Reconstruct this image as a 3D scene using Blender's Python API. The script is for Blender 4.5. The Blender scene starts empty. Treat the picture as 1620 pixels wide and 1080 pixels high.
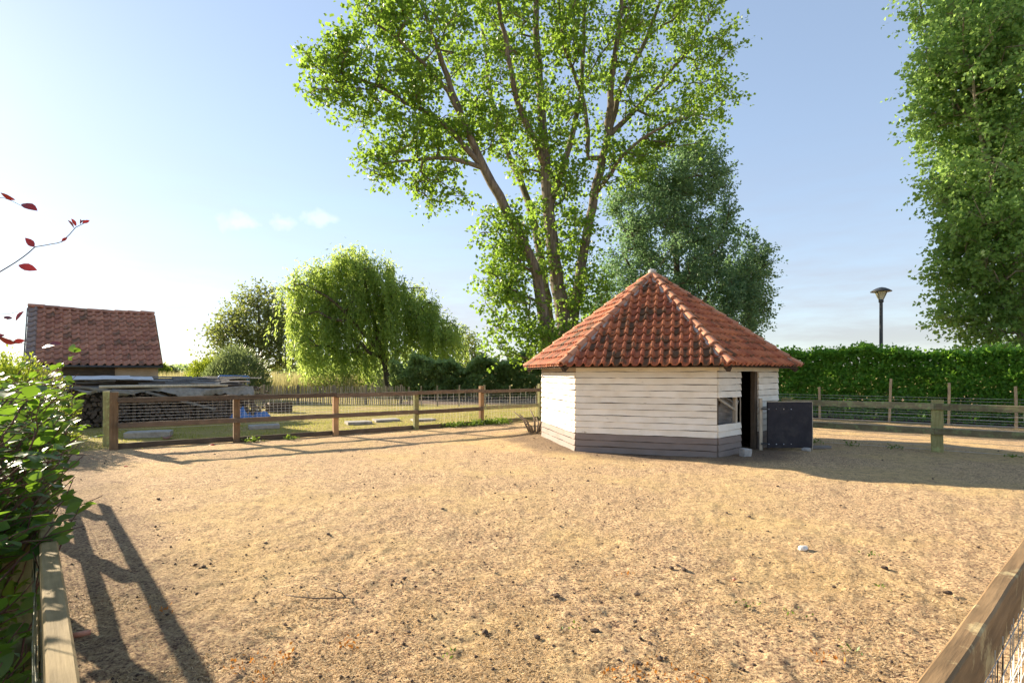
import bpy, bmesh, math, random
import numpy as np
from mathutils import Vector, Matrix, Quaternion

R = math.radians
random.seed(11)
rng = np.random.default_rng(7)
SC = bpy.context.scene
COL = SC.collection

# ------------------------------------------------------------------ camera
FPX, CX, HOR, CAMH = 842.0, 810.0, 590.0, 1.6          # focal length, horizon of the 1620 px wide view
cam_d = bpy.data.cameras.new('camera')
cam = bpy.data.objects.new('camera', cam_d)
COL.objects.link(cam)
cam.location = (0, 0, CAMH)
cam.rotation_euler = (R(90), 0, 0)
cam_d.sensor_width = 36.0
cam_d.lens = FPX / 1620 * 36.0
cam_d.shift_y = (HOR - 540) / 1620
cam_d.clip_start = 0.05
cam_d.clip_end = 6000
SC.camera = cam

# ------------------------------------------------------------------ sky, sun, exposure
SUN_AZ, SUN_EL = R(-56.0), R(20.8)                      # azimuth from +Y towards +X
world = bpy.data.worlds.new('World')
SC.world = world
world.use_nodes = True
wt = world.node_tree
wt.nodes.clear()
w_out = wt.nodes.new('ShaderNodeOutputWorld')
w_bg = wt.nodes.new('ShaderNodeBackground')
w_sky = wt.nodes.new('ShaderNodeTexSky')
w_sky.sky_type = 'NISHITA'
w_sky.sun_disc = False
w_sky.sun_elevation = SUN_EL
w_sky.sun_rotation = SUN_AZ
w_sky.air_density = 1.0
w_sky.dust_density = 0.16
w_sky.ozone_density = 4.0
w_bg.inputs['Strength'].default_value = 0.12
# thin clouds low over the horizon
w_tc = wt.nodes.new('ShaderNodeTexCoord')
w_sep = wt.nodes.new('ShaderNodeSeparateXYZ')
wt.links.new(w_tc.outputs['Generated'], w_sep.inputs[0])
w_map = wt.nodes.new('ShaderNodeMapping')
w_map.inputs['Scale'].default_value = (2.2, 2.2, 13.0)
w_map.inputs['Location'].default_value = (0.4, 0.1, 0.0)
wt.links.new(w_tc.outputs['Generated'], w_map.inputs[0])
w_noi = wt.nodes.new('ShaderNodeTexNoise')
w_noi.inputs['Scale'].default_value = 2.0
w_noi.inputs['Detail'].default_value = 8.0
w_noi.inputs['Roughness'].default_value = 0.58
wt.links.new(w_map.outputs[0], w_noi.inputs['Vector'])
w_cr = wt.nodes.new('ShaderNodeValToRGB')
w_cr.color_ramp.elements[0].position = 0.34
w_cr.color_ramp.elements[1].position = 0.62
wt.links.new(w_noi.outputs['Fac'], w_cr.inputs[0])
w_el = wt.nodes.new('ShaderNodeValToRGB')               # clouds only between the horizon and about 20 degrees
w_el.color_ramp.elements[0].position = 0.0
w_el.color_ramp.elements[0].color = (0.9, 0.9, 0.9, 1)
w_el.color_ramp.elements[1].position = 0.40
w_el.color_ramp.elements[1].color = (0, 0, 0, 1)
e_ = w_el.color_ramp.elements.new(0.11); e_.color = (0.9, 0.9, 0.9, 1)
e_ = w_el.color_ramp.elements.new(0.2); e_.color = (0.35, 0.35, 0.35, 1)
wt.links.new(w_sep.outputs[2], w_el.inputs[0])
w_mul = wt.nodes.new('ShaderNodeMath'); w_mul.operation = 'MULTIPLY'
wt.links.new(w_cr.outputs[0], w_mul.inputs[0]); wt.links.new(w_el.outputs[0], w_mul.inputs[1])
w_mix = wt.nodes.new('ShaderNodeMix'); w_mix.data_type = 'RGBA'
w_cl = wt.nodes.new('ShaderNodeHueSaturation')          # cloud: greyer and dimmer than the clear sky behind it
w_cl.inputs['Saturation'].default_value = 0.50; w_cl.inputs['Hue'].default_value = 0.53
w_cl.inputs['Value'].default_value = 0.72
wt.links.new(w_cl.outputs[0], w_mix.inputs[7])
wt.links.new(w_mul.outputs[0], w_mix.inputs[0])
w_hs = wt.nodes.new('ShaderNodeHueSaturation')
w_hs.inputs['Saturation'].default_value = 0.95; w_hs.inputs['Hue'].default_value = 0.506
w_ga = wt.nodes.new('ShaderNodeGamma')                  # soft, hazy summer sky: less contrast between sun side and far side
w_ga.inputs['Gamma'].default_value = 0.56
wt.links.new(w_sky.outputs[0], w_ga.inputs['Color'])
wt.links.new(w_ga.outputs[0], w_cl.inputs['Color'])
wt.links.new(w_ga.outputs[0], w_hs.inputs['Color'])
wt.links.new(w_hs.outputs[0], w_mix.inputs[6])
# three small white clouds low in the north-west, at their azimuth and elevation
w_az = wt.nodes.new('ShaderNodeMath'); w_az.operation = 'ARCTAN2'
wt.links.new(w_sep.outputs[0], w_az.inputs[0]); wt.links.new(w_sep.outputs[1], w_az.inputs[1])
w_pn = wt.nodes.new('ShaderNodeTexNoise'); w_pn.inputs['Scale'].default_value = 26.0; w_pn.inputs['Detail'].default_value = 9.0
wt.links.new(w_tc.outputs['Generated'], w_pn.inputs['Vector'])
last = w_mix.outputs[2]
def wm(op, a, b=0.0):
    n = wt.nodes.new('ShaderNodeMath'); n.operation = op
    for i, x in ((0, a), (1, b)):
        if isinstance(x, bpy.types.NodeSocket): wt.links.new(x, n.inputs[i])
        else: n.inputs[i].default_value = x
    return n.outputs[0]
for (ca, ce, ra, re) in ((-0.477, 0.243, 0.040, 0.013), (-0.406, 0.252, 0.026, 0.012), (-0.352, 0.262, 0.036, 0.012)):
    da = wm('DIVIDE', wm('SUBTRACT', w_az.outputs[0], ca), ra)
    de = wm('DIVIDE', wm('SUBTRACT', w_sep.outputs[2], ce), re)
    rr0 = wm('ADD', wm('SQRT', wm('ADD', wm('MULTIPLY', da, da), wm('MULTIPLY', de, de))), wm('MULTIPLY', wm('SUBTRACT', w_pn.outputs['Fac'], 0.5), 4.0))
    cov = wt.nodes.new('ShaderNodeMapRange'); cov.inputs[1].default_value = 1.1; cov.inputs[2].default_value = 0.3; cov.inputs[3].default_value = 0.0; cov.inputs[4].default_value = 0.26
    wt.links.new(rr0, cov.inputs[0])
    mx = wt.nodes.new('ShaderNodeMix'); mx.data_type = 'RGBA'; mx.inputs[7].default_value = (3.4, 3.35, 3.3, 1)
    wt.links.new(cov.outputs[0], mx.inputs[0]); wt.links.new(last, mx.inputs[6]); last = mx.outputs[2]
wt.links.new(last, w_bg.inputs['Color'])
wt.links.new(w_bg.outputs[0], w_out.inputs['Surface'])

sun_d = bpy.data.lights.new('sun', 'SUN')
sun_d.energy = 4.0
sun_d.angle = R(0.6)
sun_d.color = (1.0, 0.86, 0.66)
sun = bpy.data.objects.new('sun', sun_d)
COL.objects.link(sun)
SUN_DIR = Vector((math.sin(SUN_AZ) * math.cos(SUN_EL), math.cos(SUN_AZ) * math.cos(SUN_EL), math.sin(SUN_EL)))
sun.rotation_euler = (-SUN_DIR).to_track_quat('-Z', 'Y').to_euler()
sun.location = (-20, 14, 15)

SC.view_settings.view_transform = 'Standard'
SC.view_settings.look = 'None'
SC.view_settings.gamma = 1.0
SC.view_settings.use_curve_mapping = False
SC.view_settings.exposure = 1.87
SC.render.engine = 'CYCLES'
SC.cycles.use_denoising = True
SC.cycles.max_bounces = 7
SC.cycles.diffuse_bounces = 4
SC.cycles.transmission_bounces = 6
SC.cycles.glossy_bounces = 2
SC.cycles.sample_clamp_indirect = 6.0

# ------------------------------------------------------------------ helpers
def at(px, py, d):
    """a point d metres in front of the camera, from its place in the 1620 x 1080 view"""
    return np.array([(px - CX) / FPX * d, d, CAMH + (HOR - py) / FPX * d])

def tag(o, label=None, cat=None, group=None, kind=None):
    if label: o['label'] = label
    if cat: o['category'] = cat
    if group: o['group'] = group
    if kind: o['kind'] = kind
    return o

def empty(name, loc=(0, 0, 0), rz=0.0, parent=None):
    o = bpy.data.objects.new(name, None)
    COL.objects.link(o)
    o.location = loc
    o.rotation_euler = (0, 0, rz)
    o.parent = parent
    o.empty_display_size = 0.2
    return o

def link(name, me, parent=None, loc=(0, 0, 0), rot=None):
    o = bpy.data.objects.new(name, me)
    COL.objects.link(o)
    o.parent = parent
    o.location = loc
    if rot is not None:
        if isinstance(rot, Quaternion):
            o.rotation_mode = 'QUATERNION'; o.rotation_quaternion = rot
        else:
            o.rotation_euler = rot
    return o

def mesh(name, v, f, m=None, smooth=False):
    me = bpy.data.meshes.new(name)
    me.from_pydata([tuple(map(float, p)) for p in v], [], [tuple(int(i) for i in q) for q in f])
    if m: me.materials.append(m)
    if smooth: me.polygons.foreach_set('use_smooth', [True] * len(me.polygons))
    me.update()
    return me

def mesh_np(name, v, f, m=None, smooth=False, tint=None):
    """fast mesh from numpy arrays, all faces of one size"""
    v = np.asarray(v, np.float32); f = np.asarray(f, np.int32)
    me = bpy.data.meshes.new(name)
    nf, k = f.shape
    me.vertices.add(len(v)); me.vertices.foreach_set('co', v.ravel())
    me.loops.add(nf * k); me.loops.foreach_set('vertex_index', f.ravel())
    me.polygons.add(nf)
    me.polygons.foreach_set('loop_start', np.arange(0, nf * k, k, dtype=np.int32))
    me.polygons.foreach_set('loop_total', np.full(nf, k, np.int32))
    if smooth: me.polygons.foreach_set('use_smooth', np.ones(nf, bool))
    if m: me.materials.append(m)
    me.update(calc_edges=True)
    if tint is not None:
        a = me.attributes.new('tint', 'FLOAT', 'FACE')
        a.data.foreach_set('value', np.asarray(tint, np.float32))
    return me

def hash2(ix, iy, seed):
    h = (ix.astype(np.int64) * 374761393 + iy.astype(np.int64) * 668265263 + seed * 974634777) & 0xffffffff
    h = ((h ^ (h >> 13)) * 1274126177) & 0xffffffff
    h = h ^ (h >> 16)
    return (h & 0xffff) / 65535.0

def vnoise(x, y, seed=0):
    ix = np.floor(x); iy = np.floor(y); fx = x - ix; fy = y - iy
    fx = fx * fx * (3 - 2 * fx); fy = fy * fy * (3 - 2 * fy)
    a = hash2(ix, iy, seed); b = hash2(ix + 1, iy, seed); c = hash2(ix, iy + 1, seed); d = hash2(ix + 1, iy + 1, seed)
    return (a * (1 - fx) + b * fx) * (1 - fy) + (c * (1 - fx) + d * fx) * fy

def fbm(x, y, seed=0, octv=4):
    s = 0; amp = 0.5; t = 0
    for i in range(octv):
        s = s + amp * vnoise(x * 2 ** i, y * 2 ** i, seed + i * 17); t += amp; amp *= 0.5
    return s / t

class MB:
    """collects shapes for ONE mesh"""
    def __init__(self): self.v = []; self.f = []
    def add(self, v, f):
        o = len(self.v); self.v += [tuple(p) for p in v]; self.f += [tuple(i + o for i in q) for q in f]; return self
    def tube(self, pts, rad, n=6, cap=True):
        v, f = tube(pts, rad, n, cap); return self.add(v, f)
    def me(self, name, m, smooth=False): return mesh(name, self.v, self.f, m, smooth)

def tube(pts, rad, n=6, cap=True):
    pts = [Vector(p) for p in pts]
    if not hasattr(rad, '__len__'): rad = [rad] * len(pts)
    v = []; f = []
    ref = None
    for i, p in enumerate(pts):
        t = (pts[min(i + 1, len(pts) - 1)] - pts[max(i - 1, 0)])
        if t.length < 1e-9: t = Vector((0, 0, 1))
        t.normalize()
        if ref is None:
            ref = Vector((1, 0, 0)) if abs(t.x) < 0.8 else Vector((0, 1, 0))
        a = (ref - t * ref.dot(t)).normalized(); ref = a
        b = t.cross(a)
        for k in range(n):
            an = 2 * math.pi * k / n
            v.append(p + (a * math.cos(an) + b * math.sin(an)) * rad[i])
    for i in range(len(pts) - 1):
        for k in range(n):
            f.append((i * n + k, i * n + (k + 1) % n, (i + 1) * n + (k + 1) % n, (i + 1) * n + k))
    if cap:
        f.append(tuple(range(n - 1, -1, -1))); f.append(tuple((len(pts) - 1) * n + k for k in range(n)))
    return v, f

def plank_data(L, w, h, seg=8, bev=0.006, jit=0.003, seed=0):
    """sawn timber: length on X, width on Y, height on Z, chamfered, slightly uneven"""
    r = random.Random(seed)
    b = min(bev, w * 0.4, h * 0.4)
    prof = [(-w/2 + b, -h/2), (w/2 - b, -h/2), (w/2, -h/2 + b), (w/2, h/2 - b), (w/2 - b, h/2), (-w/2 + b, h/2), (-w/2, h/2 - b), (-w/2, -h/2 + b)]
    v = []; f = []
    for i in range(seg + 1):
        x = -L/2 + L * i / seg
        oy = r.uniform(-jit, jit); oz = r.uniform(-jit, jit)
        for (y, z) in prof:
            v.append((x + (r.uniform(-jit, jit) if i in (0, seg) else 0), y + oy + r.uniform(-jit, jit) * .5, z + oz + r.uniform(-jit, jit) * .5))
    for i in range(seg):
        for k in range(8):
            f.append((i*8 + k, i*8 + (k+1) % 8, (i+1)*8 + (k+1) % 8, (i+1)*8 + k))
    f.append(tuple(range(7, -1, -1))); f.append(tuple(seg*8 + k for k in range(8)))
    return v, f

_pc = {}
def plank_mesh(L, w, h, m, seg=8, bev=0.006, jit=0.003, var=0):
    k = (round(L, 2), round(w, 3), round(h, 3), m.name, seg, var, jit)
    if k not in _pc:
        v, f = plank_data(L, w, h, seg, bev, jit, hash(k[:3]) + var)
        _pc[k] = mesh('timber', v, f, m)
    return _pc[k]

def beam(name, parent, p, q, w, h, m, seg=8, bev=0.006, jit=0.003, var=0, roll=0.0):
    """timber from p to q (parent's space); w across, h up"""
    p = Vector(p); q = Vector(q); d = q - p
    rot = d.to_track_quat('X', 'Z')
    if roll: rot = rot @ Quaternion((1, 0, 0), roll)
    return link(name, plank_mesh(d.length, w, h, m, seg, bev, jit, var), parent, (p + q) / 2, rot)

# ------------------------------------------------------------------ materials
def new_mat(name):
    m = bpy.data.materials.new(name); m.use_nodes = True
    nt = m.node_tree; nt.nodes.clear()
    out = nt.nodes.new('ShaderNodeOutputMaterial')
    return m, nt, out

def N(nt, typ, props=None, **inp):
    n = nt.nodes.new(typ)
    for k, v in (props or {}).items(): setattr(n, k, v)
    for k, v in inp.items():
        key = int(k[1:]) if k[0] == 'i' and k[1:].isdigit() else k.replace('_', ' ')
        s = n.inputs[key]
        if isinstance(v, bpy.types.NodeSocket): nt.links.new(v, s)
        else: s.default_value = v
    return n

def C(c): return (c[0], c[1], c[2], 1.0)

def mixc(nt, f, a, b, blend='MIX'):
    n = nt.nodes.new('ShaderNodeMix'); n.data_type = 'RGBA'; n.blend_type = blend
    for i, x in ((0, f), (6, a), (7, b)):
        if isinstance(x, bpy.types.NodeSocket): nt.links.new(x, n.inputs[i])
        else: n.inputs[i].default_value = x if i == 0 else C(x)
    return n.outputs[2]

def ramp(nt, fac, stops):
    n = nt.nodes.new('ShaderNodeValToRGB')
    cr = n.color_ramp
    while len(cr.elements) < len(stops): cr.elements.new(0.5)
    for e, (p, c) in zip(cr.elements, stops):
        e.position = p
        e.color = C(c) if hasattr(c, '__len__') else (c, c, c, 1)
    nt.links.new(fac, n.inputs[0])
    return n.outputs[0]

def math_(nt, op, a, b=0.0):
    n = nt.nodes.new('ShaderNodeMath'); n.operation = op
    for i, x in ((0, a), (1, b)):
        if isinstance(x, bpy.types.NodeSocket): nt.links.new(x, n.inputs[i])
        else: n.inputs[i].default_value = x
    return n.outputs[0]

def coords(nt, scale, rnd=True):
    tc = N(nt, 'ShaderNodeTexCoord')
    mp = N(nt, 'ShaderNodeMapping', Vector=tc.outputs['Object'], Scale=scale)
    if rnd:
        oi = N(nt, 'ShaderNodeObjectInfo')
        s = math_(nt, 'MULTIPLY', oi.outputs['Random'], 47.0)
        cb = N(nt, 'ShaderNodeCombineXYZ', X=s, Y=s, Z=s)
        nt.links.new(cb.outputs[0], mp.inputs['Location'])
    return mp.outputs[0]

def finish(nt, out, col, rough=0.8, bump=None, bstr=0.3, bdist=0.01, spec=0.3):
    b = N(nt, 'ShaderNodeBsdfPrincipled')
    for k, v in (('Base Color', col), ('Roughness', rough), ('Specular IOR Level', spec)):
        if isinstance(v, bpy.types.NodeSocket): nt.links.new(v, b.inputs[k])
        else: b.inputs[k].default_value = C(v) if k == 'Base Color' else v
    if bump is not None:
        bp = N(nt, 'ShaderNodeBump', Height=bump, Strength=bstr, Distance=bdist)
        nt.links.new(bp.outputs[0], b.inputs['Normal'])
    nt.links.new(b.outputs[0], out.inputs['Surface'])
    return b

def wood(name, c1, c2, axis='X', lichen=None, lich_amt=0.55, rough=0.85, crack=0.5, vary=0.25):
    m, nt, out = new_mat(name)
    sc = {'X': (1.2, 16, 16), 'Z': (16, 16, 1.2)}[axis]
    vec = coords(nt, sc)
    n1 = N(nt, 'ShaderNodeTexNoise', Vector=vec, Scale=2.2, Detail=8.0, Roughness=0.65)
    col = ramp(nt, n1.outputs['Fac'], [(0.28, c1), (0.72, c2)])
    vec2 = coords(nt, (3, 3, 3))
    n2 = N(nt, 'ShaderNodeTexNoise', Vector=vec2, Scale=1.4, Detail=6.0, Roughness=0.6)
    col = mixc(nt, ramp(nt, n2.outputs['Fac'], [(0.35, 0.0), (0.75, crack)]), col, tuple(x * 0.45 for x in c1))
    if lichen:
        n3 = N(nt, 'ShaderNodeTexNoise', Vector=coords(nt, (7, 7, 7)), Scale=1.3, Detail=9.0, Roughness=0.7)
        col = mixc(nt, ramp(nt, n3.outputs['Fac'], [(lich_amt, 0.0), (lich_amt + 0.1, 0.85)]), col, lichen)
    oi = N(nt, 'ShaderNodeObjectInfo')
    hs = N(nt, 'ShaderNodeHueSaturation', Color=col, Value=math_(nt, 'ADD', math_(nt, 'MULTIPLY', oi.outputs['Random'], vary * 2), 1 - vary))
    finish(nt, out, hs.outputs[0], rough, n1.outputs['Fac'], 0.55, 0.006, 0.25)
    return m

M = {}
M['rail_dark'] = wood('rail_dark', (0.085, 0.060, 0.042), (0.21, 0.155, 0.105), lichen=(0.26, 0.27, 0.12), lich_amt=0.62)
M['rail_moss'] = wood('rail_moss', (0.16, 0.14, 0.075), (0.34, 0.29, 0.17), lichen=(0.30, 0.34, 0.15), lich_amt=0.50)
M['rail_near'] = wood('rail_near', (0.16, 0.10, 0.05), (0.40, 0.26, 0.13), lichen=(0.52, 0.42, 0.22), lich_amt=0.56)
M['rail_left'] = wood('rail_left', (0.19, 0.135, 0.055), (0.46, 0.34, 0.165), lichen=(0.56, 0.50, 0.32), lich_amt=0.59, crack=.8)
M['post_brown'] = wood('post_brown', (0.14, 0.085, 0.045), (0.30, 0.19, 0.10), 'Z', lichen=(0.25, 0.26, 0.12), lich_amt=0.60)
M['post_orange'] = wood('post_orange', (0.30, 0.17, 0.080), (0.48, 0.30, 0.155), 'Z', lichen=(0.30, 0.25, 0.12), lich_amt=0.66)
M['post_green'] = wood('post_green', (0.20, 0.19, 0.075), (0.38, 0.35, 0.16), 'Z', lichen=(0.34, 0.38, 0.16), lich_amt=0.52)
M['stake'] = wood('stake', (0.34, 0.24, 0.14), (0.55, 0.42, 0.26), 'Z')
M['pale'] = wood('pale', (0.20, 0.17, 0.12), (0.42, 0.37, 0.28), 'Z', vary=0.4)
M['grey_plank'] = wood('grey_plank', (0.13, 0.12, 0.11), (0.33, 0.31, 0.28), vary=0.45)
M['dark_wood'] = wood('dark_wood', (0.05, 0.038, 0.028), (0.13, 0.10, 0.075))
M['dark_wood_z'] = wood('dark_wood_z', (0.06, 0.045, 0.032), (0.16, 0.12, 0.085), 'Z')
M['pale_post'] = wood('pale_post', (0.40, 0.34, 0.25), (0.62, 0.54, 0.42), 'Z')

def painted(name, paint, under, amt=0.68, vary=0.06):
    m, nt, out = new_mat(name)
    vec = coords(nt, (1.2, 16, 16))
    n1 = N(nt, 'ShaderNodeTexNoise', Vector=vec, Scale=2.0, Detail=8.0, Roughness=0.65)
    n2 = N(nt, 'ShaderNodeTexNoise', Vector=coords(nt, (2.5, 9, 9)), Scale=1.6, Detail=9.0, Roughness=0.72)
    n3 = N(nt, 'ShaderNodeTexNoise', Vector=coords(nt, (1.5, 1.5, 1.5)), Scale=2.0, Detail=3.0)
    col = mixc(nt, ramp(nt, n3.outputs['Fac'], [(0.40, 0.0), (0.74, 0.7)]), paint, tuple(p * 0.82 * t for p, t in zip(paint, (1.0, 0.94, 0.84))))
    col = mixc(nt, ramp(nt, n2.outputs['Fac'], [(amt, 0.0), (amt + 0.05, 0.9)]), col, under)
    oi = N(nt, 'ShaderNodeObjectInfo')
    hs = N(nt, 'ShaderNodeHueSaturation', Color=col, Value=math_(nt, 'ADD', math_(nt, 'MULTIPLY', oi.outputs['Random'], vary * 2), 1 - vary))
    finish(nt, out, hs.outputs[0], 0.7, n1.outputs['Fac'], 0.35, 0.004, 0.25)
    return m
M['white_board'] = painted('white_board', (0.87, 0.815, 0.705), (0.38, 0.30, 0.22), 0.64, 0.07)
M['plinth_board'] = painted('plinth_board', (0.26, 0.215, 0.19), (0.30, 0.26, 0.22), 0.66)
M['tan_board'] = painted('tan_board', (0.52, 0.42, 0.33), (0.40, 0.31, 0.23), 0.66)

def clay(name, c1, c2, moss=0.55, mosscol=(0.075, 0.075, 0.035), vary=0.5, grey=0.0, trough=0.0):
    m, nt, out = new_mat(name)
    oi = N(nt, 'ShaderNodeObjectInfo')
    ge = N(nt, 'ShaderNodeNewGeometry')
    rn = math_(nt, 'FRACT', math_(nt, 'ADD', oi.outputs['Random'], math_(nt, 'MULTIPLY', ge.outputs['Random Per Island'], 1.0)))
    base = ramp(nt, rn, [(0.0, c1), (0.35, tuple((a + b) / 2 for a, b in zip(c1, c2))), (0.7, c2), (1.0, tuple(0.8 * x for x in c1))])
    tc = N(nt, 'ShaderNodeTexCoord')
    geo_pos = ge.outputs['Position']
    n1 = N(nt, 'ShaderNodeTexNoise', Vector=geo_pos, Scale=14.0, Detail=8.0, Roughness=0.7)
    n2 = N(nt, 'ShaderNodeTexNoise', Vector=geo_pos, Scale=2.6, Detail=7.0, Roughness=0.7)
    col = mixc(nt, ramp(nt, n1.outputs['Fac'], [(0.35, 0.0), (0.8, 0.7)]), base, tuple(x * 1.25 + 0.02 for x in c2))
    mf = math_(nt, 'ADD', math_(nt, 'MULTIPLY', n2.outputs['Fac'], 0.7), math_(nt, 'MULTIPLY', n1.outputs['Fac'], 0.3))
    mf = math_(nt, 'ADD', mf, math_(nt, 'MULTIPLY', math_(nt, 'SUBTRACT', rn, 0.5), 0.16))
    if trough:                                   # pans get more of the dark tint than the rolls
        sx = N(nt, 'ShaderNodeSeparateXYZ', Vector=tc.outputs['Object'])
        mf = math_(nt, 'ADD', mf, ramp(nt, math_(nt, 'DIVIDE', sx.outputs[0], 0.2), [(0.0, trough * .4), (0.28, trough), (0.52, trough * .5), (0.62, 0.0)]))
        mf = math_(nt, 'SUBTRACT', mf, trough * .45)
    col = mixc(nt, ramp(nt, mf, [(moss, 0.0), (moss + 0.09, 0.85)]), col, mosscol)
    n4 = N(nt, 'ShaderNodeTexNoise', Vector=geo_pos, Scale=30.0, Detail=4.0)
    col = mixc(nt, ramp(nt, n4.outputs['Fac'], [(0.66, 0.0), (0.72, 0.6)]), col, (0.42, 0.38, 0.30))
    finish(nt, out, col, 0.75, n1.outputs['Fac'], 0.4, 0.006, 0.3)
    return m
M['tile'] = clay('tile', (0.24, 0.060, 0.036), (0.50, 0.175, 0.078), 0.495, (0.072, 0.060, 0.036), trough=.11)
M['hip_tile'] = clay('hip_tile', (0.40, 0.14, 0.075), (0.52, 0.25, 0.14), 0.57, (0.16, 0.13, 0.07))
M['old_tile'] = clay('old_tile', (0.27, 0.115, 0.085), (0.46, 0.235, 0.165), 0.54, (0.15, 0.105, 0.075))
M['grey_tile'] = clay('grey_tile', (0.19, 0.155, 0.155), (0.28, 0.22, 0.21), 0.60, (0.12, 0.10, 0.09))

def rough_mat(name, c1, c2, scale=8.0, rough=0.85, bstr=0.4, bdist=0.01, spec=0.25, metal=0.0, c3=None):
    m, nt, out = new_mat(name)
    vec = coords(nt, (1, 1, 1))
    n1 = N(nt, 'ShaderNodeTexNoise', Vector=vec, Scale=scale, Detail=9.0, Roughness=0.65)
    col = ramp(nt, n1.outputs['Fac'], [(0.3, c1), (0.7, c2)])
    if c3:
        n2 = N(nt, 'ShaderNodeTexNoise', Vector=vec, Scale=scale * 0.4, Detail=6.0, Roughness=0.7)
        col = mixc(nt, ramp(nt, n2.outputs['Fac'], [(0.52, 0.0), (0.64, 0.8)]), col, c3)
    b = finish(nt, out, col, rough, n1.outputs['Fac'], bstr, bdist, spec)
    b.inputs['Metallic'].default_value = metal
    return m
M['mortar'] = rough_mat('mortar', (0.38, 0.35, 0.32), (0.58, 0.54, 0.50), 16)
M['plaster'] = rough_mat('plaster', (0.46, 0.33, 0.20), (0.58, 0.43, 0.28), 5, bstr=0.15)
M['concrete'] = rough_mat('concrete', (0.28, 0.255, 0.22), (0.43, 0.40, 0.35), 10, c3=(0.22, 0.20, 0.16))
M['stone'] = rough_mat('stone', (0.30, 0.28, 0.26), (0.52, 0.50, 0.46), 12)
M['white_stone'] = rough_mat('white_stone', (0.66, 0.63, 0.56), (0.82, 0.80, 0.74), 22)
M['door_paint'] = rough_mat('door_paint', (0.016, 0.015, 0.021), (0.032, 0.030, 0.039), 7, 0.6, 0.12, 0.004, 0.3, c3=(0.05, 0.045, 0.047))
M['sheet_metal'] = rough_mat('sheet_metal', (0.52, 0.53, 0.54), (0.68, 0.69, 0.70), 4, 0.5, 0.15, spec=0.5)
M['dark_metal'] = rough_mat('dark_metal', (0.025, 0.028, 0.032), (0.05, 0.052, 0.056), 6, 0.45, 0.1, spec=0.5)
M['wire'] = rough_mat('wire', (0.52, 0.51, 0.48), (0.68, 0.67, 0.63), 30, 0.5, 0.05, spec=0.5)
M['wire_old'] = rough_mat('wire_old', (0.12, 0.12, 0.07), (0.26, 0.26, 0.16), 30, 0.6, 0.05)
M['blue_plastic'] = rough_mat('blue_plastic', (0.05, 0.15, 0.40), (0.10, 0.26, 0.58), 6, 0.45, 0.2, spec=0.5)
M['tarp'] = rough_mat('tarp', (0.20, 0.19, 0.18), (0.36, 0.35, 0.33), 9, 0.75, 0.3)
M['clod'] = rough_mat('clod', (0.045, 0.032, 0.024), (0.15, 0.105, 0.075), 30, 0.95)
M['red_plastic'] = rough_mat('red_plastic', (0.55, 0.05, 0.04), (0.68, 0.09, 0.06), 20, 0.4)
M['pipe'] = rough_mat('pipe', (0.48, 0.20, 0.13), (0.62, 0.30, 0.20), 20, 0.6)
M['bark_log'] = rough_mat('bark_log', (0.10, 0.075, 0.055), (0.24, 0.19, 0.14), 12, 0.9)
M['log_end'] = rough_mat('log_end', (0.055, 0.042, 0.033), (0.14, 0.11, 0.085), 14, 0.9)
M['bolt'] = rough_mat('bolt', (0.45, 0.45, 0.45), (0.6, 0.6, 0.6), 20, 0.4, metal=0.6)

def bark(name, c1, c2, sc=(9, 9, 1.6)):
    m, nt, out = new_mat(name)
    ge = N(nt, 'ShaderNodeNewGeometry')
    mp = N(nt, 'ShaderNodeMapping', Vector=ge.outputs['Position'], Scale=sc)
    n1 = N(nt, 'ShaderNodeTexNoise', Vector=mp.outputs[0], Scale=1.2, Detail=9.0, Roughness=0.68)
    col = ramp(nt, n1.outputs['Fac'], [(0.32, c1), (0.7, c2)])
    finish(nt, out, col, 0.92, n1.outputs['Fac'], 0.9, 0.05, 0.15)
    return m
M['bark'] = bark('bark', (0.072, 0.058, 0.045), (0.27, 0.23, 0.18))
M['bark_pale'] = bark('bark_pale', (0.16, 0.13, 0.10), (0.46, 0.40, 0.32))
M['bark_dark'] = bark('bark_dark', (0.05, 0.04, 0.03), (0.16, 0.125, 0.09))
M['twig'] = bark('twig', (0.12, 0.06, 0.05), (0.24, 0.14, 0.11), (20, 20, 20))

def leafmat(name, dark, light, trans, tr=0.4, rough=0.45, spec=0.35):
    m, nt, out = new_mat(name)
    at_ = N(nt, 'ShaderNodeAttribute', {'attribute_name': 'tint'})
    oi = N(nt, 'ShaderNodeObjectInfo')
    t = math_(nt, 'FRACT', math_(nt, 'ADD', at_.outputs['Fac'], math_(nt, 'MULTIPLY', oi.outputs['Random'], 0.999)))
    t = at_.outputs['Fac'] if name not in ('leaf_near', 'leaf_red') else oi.outputs['Random']
    col = mixc(nt, t, dark, light)
    tcol = mixc(nt, t, tuple(0.75 * x for x in trans), trans)
    b = N(nt, 'ShaderNodeBsdfPrincipled', Roughness=rough)
    b.inputs['Specular IOR Level'].default_value = spec
    nt.links.new(col, b.inputs['Base Color'])
    tl = N(nt, 'ShaderNodeBsdfTranslucent', Color=tcol)
    mx = N(nt, 'ShaderNodeMixShader', i0=tr)
    nt.links.new(b.outputs[0], mx.inputs[1]); nt.links.new(tl.outputs[0], mx.inputs[2])
    nt.links.new(mx.outputs[0], out.inputs['Surface'])
    return m
M['leaf_poplar'] = leafmat('leaf_poplar', (0.058, 0.13, 0.022), (0.18, 0.27, 0.045), (0.35, 0.54, 0.06), 0.52)
M['leaf_silver'] = leafmat('leaf_silver', (0.065, 0.14, 0.075), (0.20, 0.30, 0.17), (0.28, 0.46, 0.18), 0.45, 0.5)
M['leaf_right'] = leafmat('leaf_right', (0.075, 0.17, 0.050), (0.23, 0.36, 0.11), (0.46, 0.68, 0.16), 0.55)
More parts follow.
